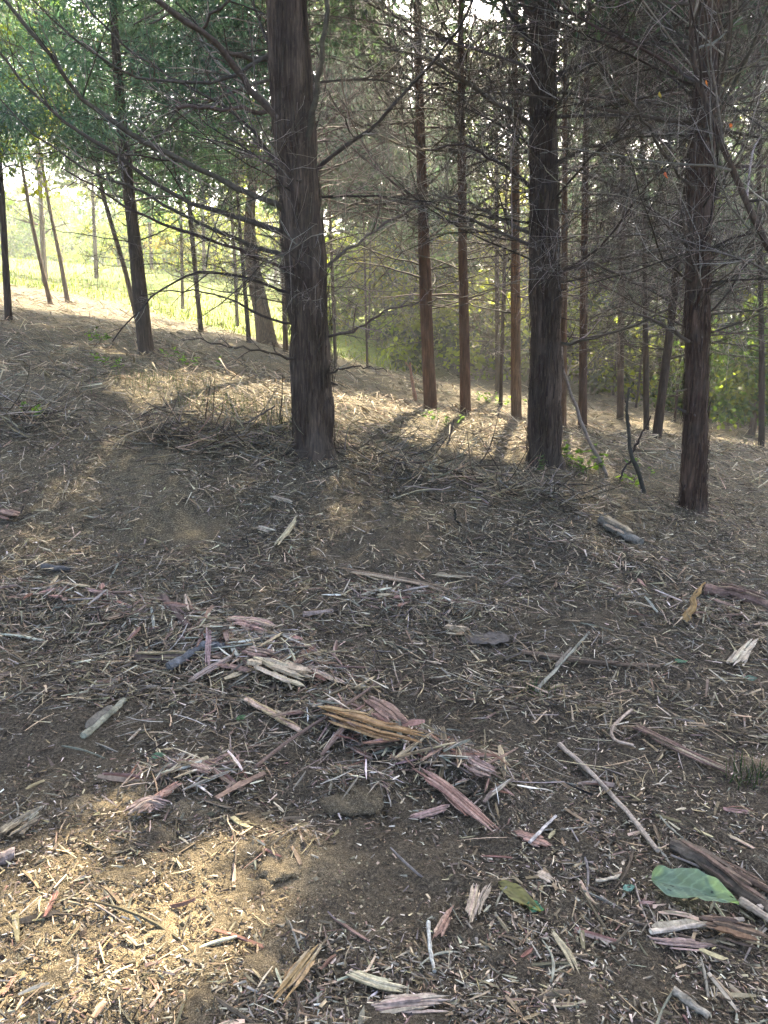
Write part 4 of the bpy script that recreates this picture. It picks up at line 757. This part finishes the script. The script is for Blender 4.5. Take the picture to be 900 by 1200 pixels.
PIECES = [
    ('wood_chunk', 'ochre splintered log chunk with a dark knot, in the middle of the debris', 'log', [(365, 848), (400, 858), (445, 875), (508, 888)], 26, .8, OCHRE, 10, .02),
    ('cedar_strip', 'long rose-pink cedar strip pointing down right below the ochre log', 'wood strip', [(482, 908), (520, 932), (555, 965), (590, 995)], 15, .3, ROSE, 7, .035),
    ('cedar_strip', 'short mauve cedar strip lying left of the long rose-pink strip', 'wood strip', [(476, 966), (505, 957), (532, 948)], 8, .4, MAUVE, 3, .012),
    ('wood_slab', 'broad cream slab of split cedar with ragged ends', 'wood slab', [(295, 785), (330, 800), (372, 815)], 34, .35, CREAM + ROSE[1:2], 9, .03),
    ('cedar_chunk', 'rose-red heartwood chunk above the cream slab', 'wood chunk', [(262, 742), (295, 744), (326, 752)], 24, .5, ROSE + CREAM[:1], 9, .03),
    ('cedar_chunk', 'small red and cream heartwood wedge between slab and red chunk', 'wood chunk', [(285, 770), (325, 778)], 14, .6, ROSE + CREAM[:1], 5, .02),
    ('wood_splinter', 'pale cream splinter right of the broad cream slab', 'splinter', [(362, 792), (385, 801), (408, 811)], 12, .5, CREAM, 5, .015),
    ('cedar_chunk', 'upright red-brown heartwood flake behind the ochre log', 'wood chunk', [(430, 842), (452, 856), (478, 878)], 22, .6, ROSE + BROWN[:1], 7, .06),
    ('cedar_strip', 'mauve cedar strip angling up to a thin purple twig', 'wood strip', [(218, 812), (250, 790), (282, 776)], 9, .45, MAUVE, 4, .03),
    ('cedar_strip', 'thin purple strip standing among the heap beside a grey stick', 'wood strip', [(243, 800), (245, 770), (245, 748)], 6, .5, MAUVE, 2, .05),
    ('cedar_strip', 'pink strip running into the left end of the cream slab', 'wood strip', [(245, 788), (275, 790), (300, 797)], 8, .4, ROSE, 3, .03),
    ('stick', 'blue-grey stick stub in the debris heap', 'stick', [(198, 790), (218, 778), (236, 765)], 11, .9, GST, 0, .02),
    ('stick', 'short dark grey stub above the mauve strip', 'stick', [(236, 764), (262, 766)], 10, .9, GST, 0, .025),
    ('log', 'weathered split log half buried in the heap behind the grey stub', 'log', [(160, 776), (205, 776), (262, 775)], 13, .8, TAN[:1] + BROWN, 6, .005),
    ('stick', 'long pale straight stick lying diagonally on bare soil', 'stick', [(655, 877), (690, 908), (730, 950), (770, 1003)], 6, .9, PALE[:1] + GREY[1:2], 0, .012),
    ('log', 'brown barky branch lying at the right edge', 'log', [(825, 697), (860, 702), (905, 718)], 13, .9, TAN[:1] + BROWN, 5, .015),
    ('branch_stub', 'short thick weathered branch stub in the upper right mulch', 'branch', [(704, 615), (728, 630), (750, 641)], 12, .9, TAN[:2] + GREY[1:2], 4, .012),
    ('wood_splinter', 'long reddish splinter lying level in the middle of the slope', 'splinter', [(392, 672), (450, 682), (500, 690), (534, 702)], 10, .5, ROSE + TAN[:2], 9, .015),
    ('wood_splinter', 'thin yellow-cream splinter above the reddish one', 'splinter', [(503, 677), (558, 682)], 6, .6, CREAM, 3, .012),
    ('wood_chunk', 'squat ochre block beside the flat grey stone', 'wood chunk', [(518, 746), (552, 748)], 14, .8, TAN[:2] + OCHRE[:1], 4, .008),
    ('stick', 'long brown stick lying level right of the flat stone', 'stick', [(612, 768), (660, 776), (715, 783), (773, 785)], 6, .9, BROWN + GREY[:1], 2, .01),
    ('stick', 'thin grey twig crossing the long brown stick', 'stick', [(628, 815), (660, 780), (690, 746)], 4, .9, GREY[1:2], 1, .02),
    ('vine', 'curled pale vine loop on the soil', 'vine', [(740, 838), (718, 856), (712, 868), (722, 880), (742, 880)], 4, .9, PALE, 0, .02),
    ('bark_strip', 'long split bark strip with a cream edge at the right', 'bark', [(742, 856), (790, 882), (825, 900), (862, 915)], 13, .5, BROWN + CREAM[:1] + TAN[:1], 10, .012),
    ('wood_chunk', 'white weathered wood chunk standing at the right edge heap', 'wood chunk', [(855, 794), (870, 775), (886, 756)], 13, .6, PALE, 6, .02),
    ('branch', 'thick dark fallen branch behind the green leaf', 'branch', [(785, 998), (815, 1010), (860, 1048), (905, 1082)], 15, .85, BROWN, 4, .012),
    ('branch', 'thin brown fallen branch alongside the thick dark one', 'branch', [(800, 1000), (850, 1022), (905, 1052)], 8, .9, BROWN + GREY[:1], 3, .012),
    ('bark_roll', 'curled brown bark roll in the lower right corner', 'bark', [(812, 1094), (855, 1104), (905, 1122)], 22, .7, BROWN + OCHRE[1:2], 8, .015),
    ('cedar_strip', 'flat mauve cedar strip below the green leaf', 'wood strip', [(755, 1106), (795, 1112), (842, 1116)], 10, .45, MAUVE, 4, .008),
    ('stick', 'pale thin stick lying between green leaf and mauve strip', 'stick', [(762, 1098), (815, 1090), (870, 1083)], 6, .8, PALE, 1, .012),
    ('stick', 'pale stick poking in at the right edge below the leaf', 'stick', [(866, 1066), (905, 1092)], 9, .9, PALE, 1, .025),
    ('wood_splinter', 'orange splintered stake on the sunny patch at the bottom', 'splinter', [(318, 1192), (345, 1158), (376, 1118)], 17, .6, OCHRE + CREAM[:1], 9, .015),
    ('wood_splinter', 'pale tan strip at the bottom edge right of the orange stake', 'splinter', [(405, 1143), (440, 1160), (486, 1168)], 10, .4, CREAM, 3, .012),
    ('wood_slab', 'flat weathered pale slab at the bottom edge', 'wood slab', [(428, 1188), (480, 1184), (534, 1180)], 18, .35, PALE, 6, .01),
    ('stick', 'short white peeled stick standing out on dark soil near the bottom', 'stick', [(502, 1086), (503, 1115), (509, 1145)], 4.5, .9, [(.40, .38, .34)], 0, .012),
    ('wood_splinter', 'pale forked splinter left of the brown leaf', 'splinter', [(548, 1092), (555, 1068), (560, 1042)], 11, .5, PALE, 4, .012),
    ('wood_splinter', 'thin pale splinter leaning on the forked one', 'splinter', [(556, 1085), (566, 1060), (578, 1040)], 7, .5, PALE, 2, .02),
    ('cedar_strip', 'dusky pink strip left of the forked splinter', 'wood strip', [(508, 1112), (520, 1088), (533, 1064)], 8, .45, ROSE, 2, .012),
    ('cedar_strip', 'pink flat shard tucked under a white stick right of the rose strip', 'wood strip', [(598, 980), (622, 988), (650, 999)], 13, .35, ROSE, 4, .01),
    ('stick', 'white peeled stick resting on the pink shard', 'stick', [(620, 998), (635, 982), (651, 966)], 4, .7, [(.42, .40, .35)], 0, .03),
    ('cedar_shred', 'fanned red-brown shred at the right end of the log debris', 'wood shred', [(545, 905), (565, 918), (582, 925)], 24, .5, ROSE + BROWN, 14, .03),
    ('cedar_shred', 'purple-pink shred cluster on the edge of the sunny patch', 'wood shred', [(150, 968), (175, 950), (200, 958)], 22, .5, MAUVE + ROSE, 14, .012),
    ('cedar_strip', 'pink blade-like shard above the sunny patch', 'wood strip', [(180, 948), (198, 938), (216, 928)], 10, .4, ROSE, 4, .03),
    ('cedar_shred', 'pale and pink curl of shredded cedar between patch and heap', 'wood shred', [(222, 910), (236, 914), (250, 918)], 12, .6, ROSE + CREAM, 6, .03),
    ('bark_strip', 'bundle of grey weathered splinters at the left edge', 'bark', [(0, 992), (25, 975), (56, 955)], 20, .5, GREY, 12, .01),
    ('stick', 'round grey stick end poking in from the left edge', 'stick', [(-12, 1018), (18, 1008)], 14, .95, GREY[1:2], 0, .01),
    ('stick', 'grey stick lying diagonally below the left heap', 'stick', [(98, 868), (120, 850), (146, 826)], 8, .9, GREY[:2], 1, .012),
    ('stick', 'slender brown stick above the red heartwood chunk', 'stick', [(192, 704), (205, 722), (222, 740)], 8, .9, BROWN + GREY[:1], 1, .014),
    ('stick', 'short thick grey-brown stick right of the red heartwood chunk', 'stick', [(356, 724), (390, 720)], 7, .9, GREY[:2], 0, .01),
    ('stick', 'white straight splinter poking in at the left edge', 'stick', [(-5, 746), (25, 750), (52, 755)], 4, .7, [(.42, .39, .34)], 0, .015),
    ('wood_chunk', 'pink rounded wood chunk on bare soil at the left edge', 'wood chunk', [(0, 606), (22, 613)], 14, .6, ROSE, 2, .008),
    ('stick', 'dark blue-grey stub in the upper left litter', 'stick', [(50, 669), (84, 672)], 8, .9, GST, 0, .012),
    ('wood_splinter', 'mauve and white splinter on the upper left heap', 'splinter', [(98, 697), (118, 703), (138, 706)], 8, .6, MAUVE + CREAM[:1], 3, .02),
    ('wood_splinter', 'pale broad sliver upslope on bare soil', 'splinter', [(313, 584), (330, 588), (346, 593)], 8, .4, PALE, 2, .006),
    ('bark_strip', 'curved tan blade of bark standing on the slope', 'bark', [(322, 646), (338, 628), (350, 606)], 6, .5, TAN[1:2], 1, .02),
    ('wood_chunk', 'pale ragged sawn block right of the brush heap', 'wood chunk', [(300, 622), (325, 629)], 9, .7, PALE, 4, .01),
    ('stick', 'bent thin twig lying on the bare soil above the leaf', 'stick', [(698, 1036), (726, 1032), (730, 1014)], 3.5, .9, PALE, 0, .008),
    ('stick', 'brown twig lying along the bottom right corner', 'stick', [(788, 1168), (830, 1198)], 9, .9, GREY[:2], 0, .01),
    ('wood_splinter', 'tan splinter lying diagonal below the brown leaf', 'splinter', [(645, 1094), (664, 1120), (680, 1152)], 8, .5, TAN[:2], 3, .008),
    ('wood_splinter', 'white splinter beside the green-brown leaf', 'splinter', [(628, 1026), (650, 1038)], 9, .4, PALE, 1, .008),
    ('stick', 'dark twig stretching over the heap to the ochre log', 'stick', [(300, 915), (340, 880), (395, 848), (440, 815)], 4, .9, BROWN[:2], 0, .05),
    ('stick', 'tan split stick running under the cream slab', 'stick', [(288, 825), (320, 842), (352, 862)], 8, .7, TAN[1:2] + OCHRE[2:], 3, .012),
]
for nm, lab, cat, px, w, th, cols, nf, lift in PIECES:
    piece(nm, lab, cat, px, w, th, cols, nf, lift=lift, round_=nm in ('stick', 'branch', 'vine', 'log', 'branch_stub'), K=13 if len(px) > 2 else 8)
# standing pieces: broken sapling, leaning pole, upright splinter, stubs
def stem(name, label, cat, paths, cols, Yo=0, S=7):
    _hs[0] += 1; rng = np.random.default_rng(_hs[0]); u, v = paths[0][0][0]; b = on_ground(u, v); Y = b[1]; s = Y / FPX; parts = []
    for pts, w0, w1, dy in paths:
        w = np.array([at(a, c, Y + dy * k / max(len(pts) - 1, 1)) for k, (a, c) in enumerate(pts)]); K = 12
        l = np.concatenate([[0], np.cumsum(np.linalg.norm(np.diff(w, axis=0), axis=1))]); tt = np.linspace(0, l[-1], K)
        P = np.stack([np.interp(tt, l, w[:, k]) for k in range(3)], 1); P[1:] += rng.normal(0, .006, (K - 1, 3))
        parts.append(tubes(P[None], (np.linspace(w0, w1, K) * .5 * s * rng.uniform(.85, 1.15, K))[None], S, pal(cols, 1, rng, .1)))
    v_, f, c = merge(parts); o = obj(name, mesh_np(name, v_ - b, f, c), M_TWIG, label=label, category=cat); o.location = b; return o
stem('broken_sapling', 'dark broken forked sapling between the two right cedars', 'sapling', [([(755, 578), (747, 552), (740, 530), (736, 500), (735, 480), (738, 455)], 6, 2.4, -.2), ([(741, 530), (752, 508), (764, 488)], 3, 1.5, -.3), ([(740, 540), (730, 550), (724, 575)], 3, 1.5, .2), ([(738, 500), (733, 470)], 3, 2, 0)], [(.06, .05, .042)])
stem('leaning_pole', 'pale broken pole leaning against the right-centre cedar', 'pole', [([(712, 558), (697, 532), (685, 505), (672, 470), (662, 440), (657, 405)], 4.5, 3, .3)], [(.2, .17, .14)])
stem('upright_splinter', 'orange splinter standing upright in the right mulch', 'splinter', [([(803, 728), (813, 706), (827, 682)], 11, 2, .05), ([(805, 728), (811, 700), (818, 690)], 6, 1.5, .02)], [(.42, .26, .11)], S=4)
stem('broken_stub', 'reddish broken stem beside the reddish pair of cedars', 'stub', [([(487, 470), (483, 448), (480, 425)], 5, 2.5, 0), ([(481, 432), (475, 424)], 3, 2, 0)], [(.3, .19, .12)])
stem('broken_stub', 'small dark twig stub standing before the sunlit strip', 'stub', [([(524, 524), (528, 508), (532, 494)], 3, 1.5, 0)], [(.08, .06, .05)])
stem('broken_stub', 'black hooked twig standing in the mulch below the central cedars', 'stub', [([(541, 616), (534, 610), (532, 596)], 4, 2, 0)], [(.03, .025, .02)])
stem('brush_stick', 'grey branch leaning off the brush heap left of the thick cedar', 'stick', [([(270, 505), (300, 490), (322, 476)], 3, 1.5, -.3), ([(280, 500), (290, 485)], 2, 1, 0)], [(.14, .12, .10)])
# stone and clods
def lump(name, label, cat, u, v, wx, wy, h, col, seed, m=None, rough=.012):
    g = on_ground(u, v); rng = np.random.default_rng(seed); sc = np.linalg.norm(g - np.array([0, 0, EYE])) / FPX
    nt, nr = 56, 22; th = np.arange(nt) / nt * 6.2832; ph = np.linspace(0, 1.5, nr)
    TH, PH = np.meshgrid(th, ph); rr = 1 + .5 * fbm(np.cos(TH) * 2 + 5 + PH, np.sin(TH) * 2 + 5, 3, seed) 
    X = np.sin(PH) ** .7 * np.cos(TH) * wx * sc * .5 * rr; Yy = np.sin(PH) ** .7 * np.sin(TH) * wy * sc * rr; Z = np.cos(PH) ** .6 * h * rr + rough * fbm(X * 30, Yy * 30, 4, seed) - .01
    V = np.stack([X, Yy, Z], -1).reshape(-1, 3); idx = np.arange(nt * nr).reshape(nr, nt); a = idx[:-1]; b = idx[1:]
    o = obj(name, mesh_np(name, V, [np.stack([a, b, np.roll(b, -1, 1), np.roll(a, -1, 1)], -1).reshape(-1, 4)], np.repeat(np.array([col]), len(V), 0)), m or M_WOOD, label=label, category=cat); o.location = g; return o
lump('flat_stone', 'flat grey stone half buried in mid slope', 'stone', 568, 742, 62, 32, .016, (.115, .10, .082), 5, None, .02)
lump('soil_clod', 'large grey-brown clod of soil below the ochre log', 'soil clod', 412, 935, 74, 34, .03, (.45, 0, .2), 6, M_GROUND, .035)
lump('soil_clod', 'crumbly clod on the edge of the sunny patch', 'soil clod', 330, 1012, 52, 28, .022, (.9, 0, 0), 7, M_GROUND, .03)


# ------------------------------------------------------------------ leaves and small plants
def leaf_mesh(name, L, W, curl, col, seed, fold=.2, K=14, Mw=8):
    rng = np.random.default_rng(seed); s = np.linspace(0, 1, K); t = np.linspace(-1, 1, Mw + 1); S_, T_ = np.meshgrid(s, t, indexing='ij')
    wprof = np.sin(np.pi * np.clip(S_, .0, 1) ** .7) ** .8 * (1 + .07 * (vn(S_ * 5, np.sign(T_) * 3 + 9, seed) - .5))
    X = (S_ - .5) * L; Y_ = T_ * wprof * W * .5; Z = np.abs(T_) * fold * W * .5 + curl * np.sin(S_ * 3.1) * L * .25 + .025 * W * np.sin(S_ * 30 + np.abs(T_) * 5) * np.abs(T_) + .25 * W * (vn(S_ * 4, T_ * 2 + 5, seed + 2) - .5)
    vein = (np.abs(T_) < .05) | (np.abs((S_ * 8 - np.abs(T_) * 1.6) % 1 - .5) < .09)
    c = np.array(col)[None, None] * (1 + .30 * vein[..., None] - .75 * (vn(S_ * 13, T_ * 7 + 9, seed + 8) > .86)[..., None] + .5 * (vn(S_ * 6, T_ * 4 + 7, seed + 4) - .5)[..., None])
    I = np.arange(K * (Mw + 1)).reshape(K, Mw + 1)
    return mesh_np(name, np.stack([X, Y_, Z], -1).reshape(-1, 3), [np.stack([I[:-1, :-1], I[1:, :-1], I[1:, 1:], I[:-1, 1:]], -1).reshape(-1, 4)], np.clip(c, 0, .8).reshape(-1, 3))
def lay_leaf(label, u, v, L, W, az, tilt, col, seed, curl=.15, lift=.02, fold=.2, hi=False):
    g = on_ground(u, v); o = obj('fallen_leaf', leaf_mesh('fallen_leaf', L, W, curl, col, seed, fold, *((44, 24) if hi else (14, 8))), M_LEAF, label=label, category='leaf')
    o.location = (g[0], g[1], g[2] + lift); o.rotation_euler = (tilt, 0.06, az)
lay_leaf('large green fallen leaf lying on the mulch at lower right', 812, 1058, .24, .11, -.42, .22, (.19, .275, .20), 1, .16, .035, .38, hi=True)
lay_leaf('faded brown and green leaf left of the pale splinters', 608, 1056, .15, .055, -.8, .1, (.22, .21, .09), 2, .1, .012)
lay_leaf('small green scrap of leaf at the end of the brown leaf', 627, 1068, .05, .04, -.4, .2, (.10, .24, .15), 3, .1, .012)
lay_leaf('tiny turquoise leaf scrap left of the large green leaf', 737, 1045, .045, .022, .4, .2, (.18, .33, .28), 4, .1, .012)
lay_leaf('small teal leaf on the right edge heap', 880, 798, .07, .04, .2, .3, (.11, .19, .17), 5, .1, .012)
lay_leaf('small green leaf beside the white chunk upslope', 798, 778, .07, .04, .1, .2, (.08, .2, .13), 6, .1, .012)
lay_leaf('green leaf scrap on the shred cluster by the sunny patch', 186, 890, .05, .035, .3, .2, (.12, .22, .15), 7, .1, .014)
lay_leaf('green leaf under the splinters left of the ochre log', 283, 845, .05, .03, .9, .2, (.09, .16, .08), 8, .1, .014)
def plant(name, label, u, v, n, h, size, cols, seed, spread=.15, group=None):
    rng = np.random.default_rng(seed); g = on_ground(u, v); root = empty(name, g, label=label, category='plant')
    if group: root['group'] = group
    st = np.zeros((n, 3)); st[:, 0] = rng.normal(0, spread * .5, n); st[:, 1] = rng.normal(0, spread * .5, n); st[:, 2] = H(st[:, 0] + g[0], st[:, 1] + g[1]) - g[2] - .01
    P = grow(st, rng.uniform(0, 6.28, n), rng.uniform(.9, 1.5, n), h * rng.uniform(.5, 1.1, n), rng, 6, .3, .1)
    sts = []
    for i in range(n):
        v_, f, c = tubes(P[i:i + 1], np.linspace(.003, .0012, 6)[None], 4, pal([(.10, .13, .04)], 1, rng)); sts.append(obj('stem', mesh_np('stem', v_, f, c), M_TWIG, root))
    ms = [leaf_mesh('leaf', size, size * .6, .1, cols[k % len(cols)], seed + k, .15, 5, 2) for k in range(3)]
    for i in range(n):
        for j in range(5):
            t = rng.uniform(.35, 1); p = P[i, int(t * 5)]
            o = obj('leaf', ms[(i + j) % 3], M_LEAF, sts[i]); a = rng.uniform(0, 6.28); s_ = rng.uniform(.6, 1.25); o.scale = (s_, s_, s_)
            o.location = (p[0] + math.cos(a) * size * .45, p[1] + math.sin(a) * size * .45, p[2]); o.rotation_euler = (rng.normal(0, .4), rng.normal(-.1, .4), a)
for (u, v, dY, cc) in [(829, 97, -.2, (.38, .13, .04)), (857, 147, .1, (.34, .09, .04)), (781, 205, -.3, (.36, .10, .05)), (774, 111, .2, (.40, .32, .06))]:
    p = at(u, v, 6.2 + dY) - LEAN_B; o = obj('leaf', leaf_mesh('leaf', .05, .032, .15, cc, int(u), .3, 7, 4), M_LEAF, LEAN); o.location = p; o.rotation_euler = (.9, .5 + u * .01, u * .02)
LG = [(.10, .19, .03), (.14, .23, .04), (.08, .15, .03)]
plant('seedling', 'clump of bright green seedlings at the foot of the right-centre cedar', 672, 548, 13, .34, .085, LG, 11, .3)
plant('seedling', 'small dull green plant against the front of the right-centre cedar', 625, 548, 5, .2, .06, [(.07, .11, .05)], 12, .2)
plant('seedling', 'bright lime two-leaved seedling below the broken sapling', 737, 570, 3, .16, .10, [(.18, .27, .04)], 13, .06)
plant('seedling', 'small green seedling right of the broken sapling', 757, 556, 4, .2, .06, LG, 14, .15)
plant('seedling', 'low green plant behind the sunlit strip by the pale trunk', 590, 476, 10, .3, .09, LG, 15, .5)
plant('seedling', 'green plant in the sunlit strip between reddish pair and pale trunk', 565, 470, 8, .3, .09, LG, 16, .4)
plant('seedling', 'dull green plant in front of the reddish pair of cedars', 520, 496, 7, .2, .08, [(.08, .13, .06)], 17, .3)
plant('seedling', 'low green plant on the brush heap at the left', 215, 430, 8, .3, .09, LG, 18, .5)
plant('seedling', 'small green plant on the left slope before the leaning cedar', 132, 432, 6, .25, .08, LG, 19, .3)
plant('seedling', 'light green weed under the leaning cedar boughs', 110, 400, 6, .3, .09, LG, 20, .25)
plant('seedling', 'tiny green sprout at the far left brush', 40, 487, 4, .18, .07, LG, 21, .12)
def tuft(label, u, v, n, spread, Ln, cols, seed):
    g = on_ground(u, v); rng = np.random.default_rng(seed); x = g[0] + rng.normal(0, spread, n); y = g[1] + rng.normal(0, spread * .8, n)
    v_, f, c = blades(x, y, rng.uniform(.5, 1, n) * Ln, rng.uniform(.0015, .004, n), cols, rng, .8); o = obj('grass_tuft', mesh_np('grass_tuft', v_ - g, f, c), M_LEAF, label=label, category='grass tuft', kind='stuff'); o.location = g
GG = [(.06, .10, .045), (.09, .12, .06), (.13, .12, .07), (.05, .08, .04)]
tuft('loose grey-green grass tuft left of the thick dark cedar', 318, 502, 240, .28, .4, GG, 1)
tuft('dark green grass patch on the slope below the leaning cedar', 190, 452, 260, .4, .3, GG, 2)
tuft('green grass patch beyond the brush heap', 255, 478, 200, .35, .3, GG, 3)
tuft('dark green grass tuft at the right edge of the debris', 880, 915, 70, .05, .12, GG, 4)
tuft('small dark grass tuft beside the crossing twig', 632, 815, 50, .04, .12, GG, 5)
# tangle of brush on the heap left of the thick cedar
rng = np.random.default_rng(95)
for lab, ua, va, ub, vb, n in [('tangled heap of broken brush left of the thick dark cedar', 170, 510, 345, 528, 520), ('tangled brush heap at the left edge', -20, 488, 62, 500, 160), ('matted heap of shredded brush before the central cedars', 420, 545, 690, 592, 420)]:
    a = on_ground(ua, va); b = on_ground(ub, vb); t = rng.random(n); x = a[0] + (b[0] - a[0]) * t + rng.normal(0, .15, n); y = a[1] + (b[1] - a[1]) * t + rng.normal(0, .2, n)
    st = np.stack([x, y, H(x, y) + rng.uniform(0, .14, n)], 1); P = grow(st, rng.uniform(0, 6.28, n), rng.normal(.12, .25, n), rng.uniform(.12, .6, n), rng, 6, .5, .15)
    P[..., 2] = np.maximum(P[..., 2], H(P[..., 0], P[..., 1]) + .004)
    v, f, c = tubes(P, rng.uniform(.002, .0075, n)[:, None] * np.linspace(1, .4, 6)[None], 4, pal(TAN[:3] + GREY + DARK, n, rng)); g = .5 * (a + b)
    o = obj('brush_heap', mesh_np('brush_heap', v - g, f, c), M_TWIG, label=lab, category='brush', kind='stuff'); o.location = g

# ------------------------------------------------------------------ hazy air, lit by the sun behind the trees
def haze():
    x0, x1, y0, y1 = -420, 420, -75, 330
    z0 = float(GZ.min()) - 1.0; z1 = 36.5
    v = np.array([[x, y, z] for z in (z0, z1) for y in (y0, y1) for x in (x0, x1)])
    f = np.array([[0, 2, 3, 1], [4, 5, 7, 6], [0, 1, 5, 4], [2, 6, 7, 3], [0, 4, 6, 2], [1, 3, 7, 5]])
    m, n, l, b = mat('hazy_air'); n.remove(b); p = n.new('ShaderNodeVolumePrincipled')
    p.inputs['Color'].default_value = (.93, .96, 1, 1); p.inputs['Density'].default_value = HAZE; p.inputs['Anisotropy'].default_value = .70
    l.new(p.outputs[0], n['Material Output'].inputs['Volume'])
    obj('haze', mesh_np('haze', v, [f], smooth=False), m, kind='stuff', label='thin sunlit haze in the air', category='haze')
HAZE = 0.0023
haze()
